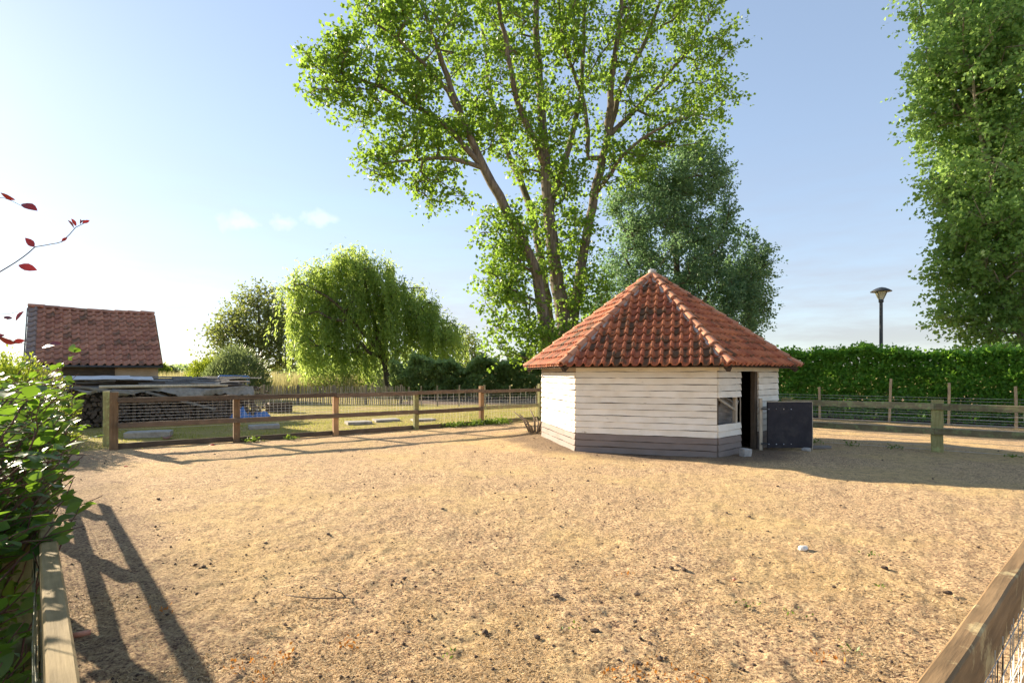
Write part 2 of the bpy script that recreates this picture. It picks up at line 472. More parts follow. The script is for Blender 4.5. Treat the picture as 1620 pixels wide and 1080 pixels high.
M['leaf_willow'] = leafmat('leaf_willow', (0.11, 0.19, 0.050), (0.25, 0.35, 0.095), (0.55, 0.70, 0.15), 0.60)
M['leaf_bush'] = leafmat('leaf_bush', (0.085, 0.13, 0.055), (0.17, 0.22, 0.10), (0.25, 0.32, 0.11), 0.45)
M['leaf_maple'] = leafmat('leaf_maple', (0.085, 0.12, 0.045), (0.17, 0.20, 0.08), (0.34, 0.40, 0.09), 0.5)
M['leaf_hedge'] = leafmat('leaf_hedge', (0.050, 0.17, 0.024), (0.20, 0.40, 0.06), (0.36, 0.64, 0.07), 0.5)
M['leaf_darkhedge'] = leafmat('leaf_darkhedge', (0.095, 0.165, 0.065), (0.24, 0.32, 0.13), (0.46, 0.60, 0.19), 0.56)
M['leaf_lime'] = leafmat('leaf_lime', (0.12, 0.19, 0.02), (0.20, 0.28, 0.03), (0.38, 0.46, 0.04), 0.5)
M['leaf_near'] = leafmat('leaf_near', (0.030, 0.075, 0.020), (0.075, 0.16, 0.032), (0.23, 0.40, 0.03), 0.42, 0.42, 0.3)
M['leaf_near_mass'] = leafmat('leaf_near_mass', (0.030, 0.075, 0.020), (0.075, 0.16, 0.032), (0.23, 0.40, 0.03), 0.42, 0.42, 0.3)
M['leaf_red'] = leafmat('leaf_red', (0.06, 0.015, 0.020), (0.12, 0.03, 0.032), (0.30, 0.022, 0.022), 0.30, 0.4)
M['grass_dry'] = leafmat('grass_dry', (0.40, 0.26, 0.13), (0.78, 0.60, 0.36), (0.70, 0.54, 0.28), 0.3, 0.7, 0.15)
M['grass_green'] = leafmat('grass_green', (0.22, 0.22, 0.05), (0.46, 0.42, 0.11), (0.50, 0.50, 0.10), 0.4, 0.7, 0.15)
M['weed'] = leafmat('weed', (0.06, 0.12, 0.02), (0.12, 0.20, 0.03), (0.24, 0.34, 0.04), 0.4)
M['reed'] = leafmat('reed', (0.38, 0.33, 0.15), (0.62, 0.55, 0.28), (0.55, 0.50, 0.22), 0.4, 0.7, 0.15)
M['orange_weed'] = leafmat('orange_weed', (0.45, 0.16, 0.03), (0.62, 0.28, 0.05), (0.6, 0.25, 0.04), 0.3, 0.7)

# ------------------------------------------------------------------ ground
A_L = np.array([-0.67, 0.742]);            # heading of the left fence
LF0 = np.array([-0.0948, 0.17])              # near corner of the paddock
FAR_P = [(-8.26, 11.04), (-6.34, 12.25), (-4.51, 13.61), (-2.70, 14.97), (-0.95, 16.50), (0.95, 18.05), (2.75, 19.45)]

def sidedist(x, y, p, q):
    """signed distance, positive to the right of p -> q"""
    dx, dy = q[0] - p[0], q[1] - p[1]; L = math.hypot(dx, dy)
    return ((x - p[0]) * dy - (y - p[1]) * dx) / L

def ground_cover(x, y):
    """0 dry straw, 1 grass"""
    far = -sidedist(x, y, FAR_P[0], FAR_P[5])               # beyond the far fence
    left = -sidedist(x, y, LF0, LF0 + A_L)                  # outside the left fence
    n = fbm(x * 0.55, y * 0.55, 3, 5) - 0.5
    n2 = fbm(x * 2.5, y * 2.5, 9, 4) - 0.5
    c = np.clip((far + 0.1 + n * 1.6) / 0.9 + n2 * 0.5, 0, 1)
    c = np.maximum(c, np.clip((left - 0.15 + n * 0.8) / 0.5, 0, 1))
    return c

def build_ground():
    az = np.concatenate([np.linspace(-180, -52, 40, endpoint=False), np.linspace(-52, 52, 760, endpoint=False), np.linspace(52, 180, 40)])
    az = np.radians(az)
    r = [0.25]
    while r[-1] < 1800:
        q = r[-1]
        r.append(q + max(0.012, q * q / 640.0 if q < 40 else q * 0.08))
    r = np.array(r)
    rr, aa = np.meshgrid(r, az, indexing='ij')
    x = rr * np.sin(aa); y = rr * np.cos(aa)
    lod = np.clip(1.4 - rr / 26.0, 0, 1)
    z = (fbm(x * 0.35, y * 0.35, 1, 3) - 0.5) * 0.05 * lod
    z += (fbm(x * 2.2, y * 2.2, 2, 4) - 0.5) * 0.042 * lod
    z += (fbm(x * 11, y * 11, 5, 3) - 0.5) * 0.036 * lod * np.clip(1.2 - rr / 14, 0, 1)
    z = z * np.clip((rr - 0.2) / 0.6, 0.2, 1)
    nr, na = rr.shape
    v = np.stack([x, y, z], -1).reshape(-1, 3)
    v = np.vstack([v, [[0, 0, 0]]])
    i = np.arange(nr - 1)[:, None] * na + np.arange(na - 1)[None, :]
    f = np.stack([i, i + na, i + na + 1, i + 1], -1).reshape(-1, 4)[:, ::-1]
    me = mesh_np('ground', v[:-1], f, None, True)
    xs, ys = v[:-1, 0], v[:-1, 1]
    cov = ground_cover(xs, ys)
    a = me.attributes.new('cover', 'FLOAT', 'POINT'); a.data.foreach_set('value', cov.astype(np.float32))
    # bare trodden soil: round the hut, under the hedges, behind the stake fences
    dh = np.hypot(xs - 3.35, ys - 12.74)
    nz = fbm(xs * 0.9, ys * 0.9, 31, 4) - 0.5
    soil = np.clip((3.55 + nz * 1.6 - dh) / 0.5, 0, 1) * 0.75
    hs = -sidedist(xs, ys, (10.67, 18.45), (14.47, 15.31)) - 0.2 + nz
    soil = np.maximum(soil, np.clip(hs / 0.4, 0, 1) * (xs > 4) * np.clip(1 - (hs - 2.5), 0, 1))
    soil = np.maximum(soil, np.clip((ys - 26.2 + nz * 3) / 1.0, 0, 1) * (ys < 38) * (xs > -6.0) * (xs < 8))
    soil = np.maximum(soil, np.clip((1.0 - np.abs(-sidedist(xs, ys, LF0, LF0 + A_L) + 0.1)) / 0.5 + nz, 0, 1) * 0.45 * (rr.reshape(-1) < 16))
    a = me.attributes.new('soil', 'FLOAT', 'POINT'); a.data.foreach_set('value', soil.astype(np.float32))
    m, nt, out = new_mat('ground')
    ge = N(nt, 'ShaderNodeNewGeometry'); P = ge.outputs['Position']
    n_big = N(nt, 'ShaderNodeTexNoise', Vector=P, Scale=0.55, Detail=6.0, Roughness=0.6)
    n_mid = N(nt, 'ShaderNodeTexNoise', Vector=P, Scale=7.0, Detail=8.0, Roughness=0.7)
    n_fine = N(nt, 'ShaderNodeTexNoise', Vector=P, Scale=40.0, Detail=6.0, Roughness=0.7)
    n_grain = N(nt, 'ShaderNodeTexNoise', Vector=P, Scale=150.0, Detail=3.0, Roughness=0.7)
    straw = ramp(nt, n_fine.outputs['Fac'], [(0.38, (0.13, 0.075, 0.050)), (0.44, (0.44, 0.285, 0.18)), (0.51, (0.72, 0.49, 0.265)), (0.60, (0.88, 0.67, 0.39))])
    straw = mixc(nt, ramp(nt, n_big.outputs['Fac'], [(0.45, 0.0), (0.62, 0.6)]), straw, (0.74, 0.53, 0.24))
    straw = mixc(nt, ramp(nt, n_mid.outputs['Fac'], [(0.50, 0.0), (0.68, 0.62)]), straw, (0.30, 0.19, 0.125))
    n_pat = N(nt, 'ShaderNodeTexNoise', Vector=P, Scale=2.6, Detail=9.0, Roughness=0.72)
    straw = mixc(nt, ramp(nt, n_pat.outputs['Fac'], [(0.52, 0.0), (0.64, 0.30)]), straw, (0.40, 0.265, 0.17))
    vo = N(nt, 'ShaderNodeTexVoronoi', Vector=P, Scale=9.0)
    fl = math_(nt, 'MULTIPLY', ramp(nt, vo.outputs['Distance'], [(0.10, 1.0), (0.16, 0.0)]), ramp(nt, n_mid.outputs['Fac'], [(0.50, 0.0), (0.56, 1.0)]))
    straw = mixc(nt, fl, straw, (0.075, 0.052, 0.036))
    v2 = N(nt, 'ShaderNodeTexVoronoi', Vector=P, Scale=48.0)
    sp2 = math_(nt, 'MULTIPLY', ramp(nt, v2.outputs['Distance'], [(0.22, 1.0), (0.34, 0.0)]), ramp(nt, n_mid.outputs['Fac'], [(0.44, 0.0), (0.52, 0.85)]))
    straw = mixc(nt, sp2, straw, (0.13, 0.085, 0.055))
    grass = ramp(nt, n_fine.outputs['Fac'], [(0.3, (0.16, 0.13, 0.04)), (0.5, (0.36, 0.31, 0.085)), (0.7, (0.52, 0.46, 0.16))])
    grass = mixc(nt, ramp(nt, n_big.outputs['Fac'], [(0.45, 0.0), (0.65, 0.7)]), grass, (0.46, 0.33, 0.16))
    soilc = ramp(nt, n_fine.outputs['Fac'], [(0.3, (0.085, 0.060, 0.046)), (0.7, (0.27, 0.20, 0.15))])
    ac = N(nt, 'ShaderNodeAttribute', {'attribute_name': 'cover'}); as_ = N(nt, 'ShaderNodeAttribute', {'attribute_name': 'soil'})
    col = mixc(nt, ac.outputs['Fac'], straw, grass)
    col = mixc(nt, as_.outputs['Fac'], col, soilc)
    hgt = math_(nt, 'ADD', math_(nt, 'MULTIPLY', n_fine.outputs['Fac'], 1.0), math_(nt, 'MULTIPLY', n_grain.outputs['Fac'], 0.5))
    hgt = math_(nt, 'ADD', hgt, math_(nt, 'MULTIPLY', n_mid.outputs['Fac'], 1.5))
    finish(nt, out, col, 0.95, hgt, 1.0, 0.035, 0.1)
    me.materials.append(m)
    g = link('ground', me)
    tag(g, kind='structure')
build_ground()

# ------------------------------------------------------------------ blades and leaves
def blades(name, xy, length, width, m, lean=1.0, z0=0.0, seed=1):
    r = np.random.default_rng(seed)
    n = len(xy)
    an = r.uniform(0, 2 * np.pi, n)
    L = length * r.uniform(0.5, 1.3, n); W = width * r.uniform(0.6, 1.3, n)
    tilt = np.abs(r.normal(0, 1, n)) * lean
    tilt = np.clip(tilt, 0, 1.5) if lean < 1.5 else np.clip(1.5 - np.abs(r.normal(0, .22, n)), .6, 1.52)
    d = np.stack([np.cos(an) * np.sin(tilt), np.sin(an) * np.sin(tilt), np.cos(tilt)], -1)
    bn = an + np.pi / 2 + r.normal(0, .4, n)
    s = np.stack([np.cos(bn), np.sin(bn), np.zeros(n)], -1)
    p = np.stack([xy[:, 0], xy[:, 1], np.full(n, z0)], -1)
    v = np.stack([p - s * W[:, None] / 2, p + s * W[:, None] / 2, p + d * L[:, None]], 1).reshape(-1, 3)
    return mesh_np(name, v, np.arange(3 * n).reshape(-1, 3), m, False, r.uniform(0, 1, n))

def scatter(n, rmin, rmax, seed, az=52):
    """points seen at an even density in the view"""
    r = np.random.default_rng(seed)
    u = r.uniform(0, 1, n)
    rad = 1 / (1 / rmin + u * (1 / rmax - 1 / rmin)) if rmin > 0 else u
    a = np.radians(r.uniform(-az, az, n))
    return np.stack([rad * np.sin(a), rad * np.cos(a)], -1)

p = scatter(240000, 1.9, 18, 3)
c = ground_cover(p[:, 0], p[:, 1])
dh = np.hypot(p[:, 0] - 3.35, p[:, 1] - 12.74)
keep = (c < 0.5) & (dh > 2.9) & (fbm(p[:, 0] * 3, p[:, 1] * 3, 40, 3) > rng.uniform(.3, .68, len(p)))
o = link('dry_grass', blades('dry_grass', p[keep], 0.030, 0.0065, M['grass_dry'], 1.6, 0.004, 4))
tag(o, 'short straw coloured dry grass all over the trodden paddock', 'grass', kind='stuff')
p = scatter(90000, 9.0, 27, 5, 50)
c = ground_cover(p[:, 0], p[:, 1])
keep = (c > 0.4) & (fbm(p[:, 0] * 1.2, p[:, 1] * 1.2, 44, 3) > 0.42)
o = link('lawn_grass', blades('lawn_grass', p[keep], 0.05, 0.02, M['grass_green'], 0.7, 0.0, 6))
tag(o, 'short yellow green grass beyond the far fence', 'grass', kind='stuff')
# E1

def leaf_quads(pos, axis, size, width, r, flat=0.35):
    """folded leaves: 4 points and 2 triangles each"""
    n = len(pos)
    axis = axis / np.linalg.norm(axis, axis=1, keepdims=True)
    up = r.normal(0, 1, (n, 3)); up[:, 2] += flat * 2
    s = np.cross(axis, up); s /= np.linalg.norm(s, axis=1, keepdims=True) + 1e-9
    nr = np.cross(s, axis)
    L = (size * r.uniform(0.65, 1.25, n))[:, None]; W = L * width
    fold = L * r.uniform(0.02, 0.18, n)[:, None]
    a = pos; b = pos + axis * L * 0.45 + s * W * 0.5 + nr * fold; c = pos + axis * L; d = pos + axis * L * 0.45 - s * W * 0.5 + nr * fold
    v = np.stack([a, b, c, d], 1).reshape(-1, 3)
    k = np.arange(n) * 4
    f = np.stack([np.stack([k, k + 1, k + 2], -1), np.stack([k, k + 2, k + 3], -1)], 1).reshape(-1, 3)
    return v, f

def leaf_mesh(name, pos, axis, size, width, m, tint, seed, flat=0.35):
    v, f = leaf_quads(pos, axis, size, width, np.random.default_rng(seed), flat)
    return mesh_np(name, v, f, m, False, np.repeat(np.clip(tint, 0, 1), 2))

def resample(poly, step, jit, r):
    poly = np.asarray(poly, float); out = [poly[0]]
    # Catmull-Rom through the given points
    P = np.vstack([2 * poly[0] - poly[1], poly, 2 * poly[-1] - poly[-2]])
    for i in range(1, len(P) - 2):
        n = max(1, int(np.linalg.norm(P[i + 1] - P[i]) / step))
        for k in range(1, n + 1):
            t = k / n
            q = 0.5 * ((2 * P[i]) + (-P[i-1] + P[i+1]) * t + (2*P[i-1] - 5*P[i] + 4*P[i+1] - P[i+2]) * t*t + (-P[i-1] + 3*P[i] - 3*P[i+1] + P[i+2]) * t**3)
            out.append(q + r.normal(0, jit, 3))
    return np.array(out)

def grow(limbs, tips, seed, step=0.55, up=0.18, tip_r=0.012, powr=0.48, above=1.2, maxlen=99):
    """branch skeleton: given limbs, then each tip joined to the nearest suitable node"""
    r = np.random.default_rng(seed)
    pos = []; par = []; rad = []; base_r = []
    for (poly, r0, r1) in limbs:
        q = resample(poly, step, 0.03, r)
        if pos:
            j = int(np.argmin(np.linalg.norm(np.array(pos) - q[0], axis=1)))
        else: j = -1
        n = len(q)
        for i, pt in enumerate(q):
            if i == 0 and j >= 0 and np.linalg.norm(np.array(pos[j]) - pt) < 0.05: continue
            pos.append(pt); par.append(j); j = len(pos) - 1
            base_r.append(r0 + (r1 - r0) * (i / max(1, n - 1)) ** 0.8)
    cap = 60000
    P = np.zeros((cap, 3)); n = len(pos); P[:n] = pos
    limbn = n
    d0 = np.array([np.min(np.linalg.norm(P[:n] - t, axis=1)) for t in tips])
    tip_nodes = []
    lim_ok = np.ones(cap, bool)
    for ti in np.argsort(d0):
        t = tips[ti]
        dv = P[:n] - t
        dist = np.linalg.norm(dv, axis=1)
        cost = dist * (1 + above * np.clip(dv[:, 2] / (dist + 1e-6) + 0.25, 0, 1))
        j = int(np.argmin(cost))
        a = P[j]; L = dist[j]
        k = max(1, int(L / step))
        ctrl = (a + t) / 2 + np.array([0, 0, up * L]) + r.normal(0, 0.05 * L, 3)
        pj = j
        for i in range(1, k + 1):
            u = i / k
            q = (1 - u) ** 2 * a + 2 * u * (1 - u) * ctrl + u * u * t
            if i < k: q = q + r.normal(0, 0.03 * min(1, L), 3)
            P[n] = q; par.append(pj); base_r.append(0.0); pj = n; n += 1
            if n >= cap - 50: break
        tip_nodes.append(pj)
    P = P[:n]; par = np.array(par)
    cnt = np.zeros(n)
    for t in tip_nodes: cnt[t] += 1
    for i in range(n - 1, -1, -1):
        if par[i] >= 0: cnt[par[i]] += cnt[i]
    rr = tip_r * np.maximum(cnt, 1) ** powr
    br = np.array(base_r)
    rr = np.where(br > 0, np.maximum(br, np.minimum(rr, br * 1.15)), rr)
    for i in range(limbn, n):                      # a branch is never thicker than its parent
        rr[i] = min(rr[i], rr[par[i]] * 0.9 + 0.002)
    return P, par, rr, np.array(tip_nodes)

def branch_mesh(name, P, par, rr, m, min_r=0.0):
    n = len(P); kids = [[] for _ in range(n)]
    for i in range(n):
        if par[i] >= 0: kids[par[i]].append(i)
    V = []; F = []
    starts = [(i, -1) for i in range(n) if par[i] < 0]
    while starts:
        s, p0 = starts.pop()
        chain = [s]
        while kids[chain[-1]]:
            ks = sorted(kids[chain[-1]], key=lambda q: -rr[q])
            for k in ks[1:]: starts.append((k, chain[-1]))
            chain.append(ks[0])
        pts = [P[i] for i in chain]; rad = [rr[i] for i in chain]
        if p0 >= 0: pts = [P[p0]] + pts; rad = [min(rr[p0] * 0.8, rr[s] * 1.15)] + rad
        if len(pts) < 2 or max(rad) < min_r: continue
        rad[-1] *= 0.5
        sides = 12 if max(rad) > 0.15 else 7 if max(rad) > 0.05 else 4
        v, f = tube(pts, rad, sides, False)
        o = len(V); V += v
        F += [tuple(i + o for i in q) for q in f]
    return mesh_np(name, np.array([tuple(q) for q in V]), np.array(F), m, True)

def blob_points(blobs, r, shell=0.5):
    """blobs: (centre xyz, radii xyz, count) -> points, more of them near the skin"""
    out = []
    for c, rad, n in blobs:
        u = r.normal(0, 1, (n, 3)); u /= np.linalg.norm(u, axis=1, keepdims=True)
        s = r.uniform(0, 1, n) ** (1 / 3)
        s = np.where(r.uniform(0, 1, n) < shell, 0.7 + 0.3 * s, s)
        out.append(np.asarray(c) + u * s[:, None] * np.asarray(rad))
    return np.vstack(out)

def pxblob(px, py, rx, ry, d, n, dd=None):
    c = at(px, py, d)
    return (c, (rx / FPX * d, dd if dd else (rx + ry) / 2 / FPX * d, ry / FPX * d), n)

def make_tree(name, label, base, limbs, blobs, leaf, barkm, seed, per=90, sig=0.32, size=0.15, width=0.8, cat='tree', group=None,
              droop=0.0, shell=0.5, up=0.18, tip_r=0.012, above=1.2, flat=0.35, min_r=0.0, dead=0, outward=0.4, subs=5, spread=0.22):
    r = np.random.default_rng(seed)
    tips = blob_points(blobs, r, shell)
    tips = tips[tips[:, 2] > 0.5]
    P, par, rr, tn = grow(limbs, tips, seed, up=up, tip_r=tip_r, above=above)
    root = empty(name, (float(base[0]), float(base[1]), 0))
    tag(root, label, cat, group)
    off = np.array([base[0], base[1], 0.0])
    link('trunk', branch_mesh('trunk', P - off, par, rr, barkm, min_r), root)
    # leaves sit along short twigs that fan out from the end of each branch
    ends = P[tn]; prev = P[np.maximum(par[tn], 0)]
    nn = len(ends)
    d0 = ends - prev; d0 /= np.linalg.norm(d0, axis=1, keepdims=True) + 1e-9
    live = np.where(r.uniform(0, 1, nn) < dead, 0, 1)
    ntw = r.poisson(subs, nn) * live + live
    ti = np.repeat(np.arange(nn), ntw)
    td = d0[ti] * 0.55 + r.normal(0, 0.62, (len(ti), 3)) + np.array([0, 0, 0.18 - droop])
    td /= np.linalg.norm(td, axis=1, keepdims=True)
    tl = sig * 2.4 * r.uniform(0.45, 1.25, len(ti))
    st = prev[ti] + (ends - prev)[ti] * r.uniform(0.15, 1.0, (len(ti), 1))
    en = st + td * tl[:, None] - np.array([0, 0, 1]) * (tl ** 2 * 0.12)[:, None]
    # thin twigs, three sided
    sd = np.cross(td, [0.3, 0.2, 1.0]); sd /= np.linalg.norm(sd, axis=1, keepdims=True) + 1e-9
    s2 = np.cross(td, sd); tr_ = tip_r * 0.45
    TV = np.stack([st + sd * tr_, st - sd * tr_ * .5 + s2 * tr_ * .87, st - sd * tr_ * .5 - s2 * tr_ * .87, en], 1).reshape(-1, 3)
    kb = np.arange(len(ti))[:, None] * 4
    TF = np.concatenate([kb + [0, 1, 3], kb + [1, 2, 3], kb + [2, 0, 3]], 0)
    link('twigs', mesh_np('twigs', TV - off, TF, barkm, True), root)['kind'] = 'stuff'
    k = np.maximum(1, r.poisson(per / (subs + 1), len(ti)))
    idx = np.repeat(np.arange(len(ti)), k)
    u = r.uniform(0.12, 1.08, len(idx))[:, None] ** 0.8
    ctr = st[idx] * (1 - u) + en[idx] * u
    pos = ctr + r.normal(0, sig * spread, (len(idx), 3))
    ax = r.normal(0, 0.75, (len(idx), 3)) + td[idx] * 0.7
    ax[:, 2] -= 0.45 + droop
    ctint = r.uniform(0, 1, nn)[ti] * 0.6 + r.uniform(0, 1, len(ti)) * 0.4
    tint = 0.65 * ctint[idx] + 0.35 * r.uniform(0, 1, len(idx))
    ok = pos[:, 2] > 0.15
    link('crown', leaf_mesh('crown', pos[ok] - off, ax[ok], size, width, leaf, tint[ok], seed, flat), root)
    return root

# the tall poplar behind the hut: three stems and their big limbs
D = 24.0
def L_(pts, r0, r1): return (np.array([at(x, y, D + dz) for (x, y, dz) in pts]), r0, r1)
base = at(885, 646, D)
pop_limbs = [
    L_([(887, 646, 0), (893, 520, 0), (878, 430, 0), (868, 330, 0), (862, 262, 0), (857, 170, .2), (850, 80, .3), (846, -20, .4), (840, -140, .5)], 0.43, 0.07),
    L_([(880, 640, -.3), (858, 480, -.8), (836, 400, -1.2), (800, 330, -1.6), (766, 268, -2), (733, 190, -2.2), (700, 100, -2.4), (668, 10, -2.6), (640, -90, -2.8)], 0.34, 0.05),
    L_([(895, 640, .5), (910, 490, .9), (924, 400, 1), (940, 310, 1.2), (962, 215, 1.4), (985, 140, 1.6), (1022, 60, 1.8), (1062, -50, 2)], 0.34, 0.06),
    L_([(882, 640, 1), (860, 440, 2), (836, 320, 2.6), (806, 250, 3), (780, 170, 3.4), (765, 60, 3.8), (752, -80, 4)], 0.30, 0.05),
    L_([(766, 268, -2), (700, 196, -2.6), (640, 160, -3.0), (575, 128, -3.4), (510, 112, -3.6)], 0.15, 0.03),
    L_([(766, 268, -2), (716, 252, -2.6), (660, 250, -3.0), (600, 262, -3.2)], 0.11, 0.03),
    L_([(733, 190, -2.2), (690, 120, -3), (625, 60, -3.6), (565, 20, -4)], 0.12, 0.03),
    L_([(868, 330, 0), (895, 250, .6), (918, 150, 1), (924, 50, 1.4), (928, -90, 1.6)], 0.17, 0.05),
    L_([(862, 262, 0), (830, 190, -1), (808, 110, -1.6), (790, 10, -2), (772, -100, -2)], 0.17, 0.05),
    L_([(962, 215, 1.4), (968, 120, .6), (982, 30, 0), (990, -100, -.4)], 0.19, 0.05),
    L_([(962, 215, 1.4), (1030, 150, 2), (1080, 90, 2.4), (1130, 20, 2.6)], 0.15, 0.03),
    L_([(940, 310, 1.2), (990, 240, .2), (1040, 205, -.4), (1100, 180, -.6)], 0.12, 0.03),
    L_([(930, 250, 1.2), (925, 170, 1), (890, 60, .6), (880, -60, .4)], 0.12, 0.04),
]
pop_blobs = [pxblob(*b) for b in [
    (515, 120, 38, 45, D - 3.5, 30), (575, 95, 45, 48, D - 3.4, 36), (600, 30, 45, 40, D - 3.8, 32), (560, 165, 45, 25, D - 3.4, 18),
    (640, 145, 50, 45, D - 3, 40), (600, 262, 38, 22, D - 3.1, 20), (650, 225, 48, 32, D - 3, 34), (700, 290, 45, 30, D - 2.4, 26), (720, 215, 45, 40, D - 2, 30),
    (680, 50, 70, 70, D - 2.5, 60), (760, 40, 80, 80, D - 1, 70), (850, 30, 80, 90, D, 75), (940, 30, 80, 90, D + .6, 70), (1040, 40, 75, 70, D + 1.6, 55), (1110, 30, 55, 60, D + 2.2, 45),
    (640, -70, 90, 70, D - 2, 50), (780, -110, 120, 110, D, 90), (920, -120, 130, 110, D, 90), (1060, -80, 100, 80, D + 1, 60),
    (790, 140, 60, 70, D - 1, 45), (860, 150, 55, 70, D, 42), (950, 150, 55, 60, D + 1, 36), (1040, 140, 60, 40, D + 1, 30), (1125, 160, 38, 40, D + 2, 28), (1075, 205, 55, 28, D, 30), (1130, 95, 35, 35, D + 2.2, 18),
    (830, 230, 50, 50, D, 36), (900, 240, 45, 55, D + .4, 36), (985, 260, 45, 50, D + .8, 34), (760, 200, 40, 40, D - 1.6, 24),
    (800, 365, 42, 35, D - 1.4, 34), (790, 430, 45, 42, D - 1.4, 40), (840, 400, 35, 50, D - .8, 30), (815, 490, 50, 40, D - 1.2, 32), (850, 545, 45, 30, D - 1, 26), (910, 400, 40, 60, D + .2, 34), (925, 470, 40, 50, D, 30), (880, 320, 40, 45, D, 26), (900, 545, 50, 40, D - .4, 26), (790, 545, 25, 25, D - 1, 8)]]
make_tree('poplar_tree', 'tall old poplar with several stems and bright green leaves behind the hut', base, pop_limbs, pop_blobs,
          M['leaf_poplar'], M['bark'], 21, per=42, sig=0.36, size=0.172, width=0.85, up=0.16, tip_r=0.011, dead=0.06)

# blue-green round tree behind the hut on the right
D2 = 27.0
def LD(pts, r0, r1, d): return (np.array([at(x, y, d + dz) for (x, y, dz) in pts]), r0, r1)
make_tree('round_tree', 'dense blue green round tree rising behind the hut roof', at(1075, 640, D2),
    [LD([(1075, 640, 0), (1072, 520, 0), (1068, 400, 0), (1065, 300, 0)], 0.32, 0.06, D2), LD([(1074, 560, 0), (1110, 480, .5), (1150, 430, 1)], 0.15, 0.04, D2), LD([(1073, 540, 0), (1020, 460, -.5), (985, 400, -1)], 0.15, 0.04, D2)],
    [pxblob(*b) for b in [(1060, 270, 62, 48, D2, 70), (1120, 265, 35, 40, D2 + .6, 34), (1020, 330, 55, 55, D2 - .6, 62), (1100, 330, 60, 60, D2, 76), (1060, 400, 85, 70, D2 - 1, 110), (1150, 410, 55, 55, D2 + .5, 66), (1000, 450, 60, 60, D2 - .6, 64), (1185, 440, 32, 32, D2 + .5, 30), (1120, 480, 85, 60, D2, 90), (1170, 490, 40, 30, D2, 34), (975, 520, 50, 45, D2 - .4, 40), (1050, 540, 90, 50, D2, 60), (1150, 550, 50, 40, D2, 40)]],
    M['leaf_silver'], M['bark_dark'], 22, per=115, sig=0.38, size=0.15, width=0.6, tip_r=0.010, shell=0.7)

# tree on the right edge
D3 = 21.5
make_tree('aspen_tree', 'tall leafy tree with pale stems at the right edge behind the hedge', at(1640, 645, D3),
    [LD([(1640, 645, 0), (1632, 560, 0), (1620, 420, 0), (1605, 250, 0), (1590, 100, 0), (1580, -60, 0)], 0.30, 0.07, D3), LD([(1634, 600, 0), (1600, 480, -.6), (1570, 330, -1), (1545, 180, -1.4), (1520, 60, -1.6)], 0.11, 0.03, D3),
     LD([(1628, 500, 0), (1660, 350, .5), (1680, 200, 1), (1690, 20, 1)], 0.2, 0.05, D3), LD([(1615, 380, 0), (1570, 260, -.4), (1535, 190, -.6), (1505, 160, -.8)], 0.1, 0.03, D3), LD([(1605, 250, 0), (1560, 120, .8), (1520, 40, 1)], 0.1, 0.03, D3)],
    [pxblob(*b) for b in [(1494, 10, 42, 40, D3, 35), (1548, 20, 60, 60, D3, 64), (1489, 95, 38, 45, D3, 38), (1538, 110, 60, 55, D3 - .6, 59), (1600, 60, 60, 80, D3 - .8, 67), (1489, 170, 36, 35, D3, 27), (1538, 210, 65, 55, D3, 64), (1605, 200, 60, 70, D3 - 1, 64), (1524, 280, 45, 40, D3, 40), (1583, 310, 65, 55, D3 - .6, 60), (1524, 350, 36, 38, D3, 28), (1558, 400, 70, 48, D3, 56), (1514, 420, 34, 30, D3, 20), (1605, 430, 50, 60, D3 - 1, 48), (1538, 475, 55, 40, D3, 40), (1595, 530, 60, 50, D3 - .4, 52), (1548, 525, 30, 22, D3, 12), (1590, 140, 70, 90, D3 - 1.8, 56), (1568, 300, 70, 80, D3 - 1.8, 48), (1528, 60, 60, 60, D3 - 1.6, 40), (1600, 380, 60, 70, D3 - 1.8, 40), (1680, 120, 80, 140, D3, 72), (1690, 350, 80, 140, D3, 72), (1680, 540, 80, 70, D3, 48), (1538, -80, 110, 70, D3, 64), (1640, -90, 110, 80, D3, 48)]],
    M['leaf_right'], M['bark_pale'], 23, per=78, sig=0.44, size=0.155, width=0.8, tip_r=0.009, shell=0.75, spread=0.15)

# round-headed tree in the meadow
D4 = 58.0
make_tree('meadow_tree', 'round headed tree standing alone in the meadow left of the willow', at(412, 613, D4),
    [LD([(412, 613, 0), (412, 560, 0), (410, 510, 0), (408, 475, 0)], 0.35, 0.08, D4), LD([(412, 570, 0), (375, 530, 0), (352, 512, 0)], 0.18, 0.05, D4), LD([(412, 575, 0), (445, 540, 1), (465, 520, 1)], 0.18, 0.05, D4)],
    [pxblob(*b) for b in [(410, 472, 30, 18, D4, 30), (445, 490, 22, 20, D4, 22), (372, 505, 28, 16, D4, 26), (350, 525, 18, 14, D4, 14), (410, 515, 45, 28, D4, 60), (450, 530, 26, 32, D4, 40), (375, 540, 40, 26, D4, 46), (420, 560, 55, 24, D4, 60), (460, 570, 22, 16, D4, 18), (345, 570, 20, 18, D4, 16)]],
    M['leaf_maple'], M['bark_dark'], 24, per=36, sig=0.8, size=0.30, width=0.8, tip_r=0.02)

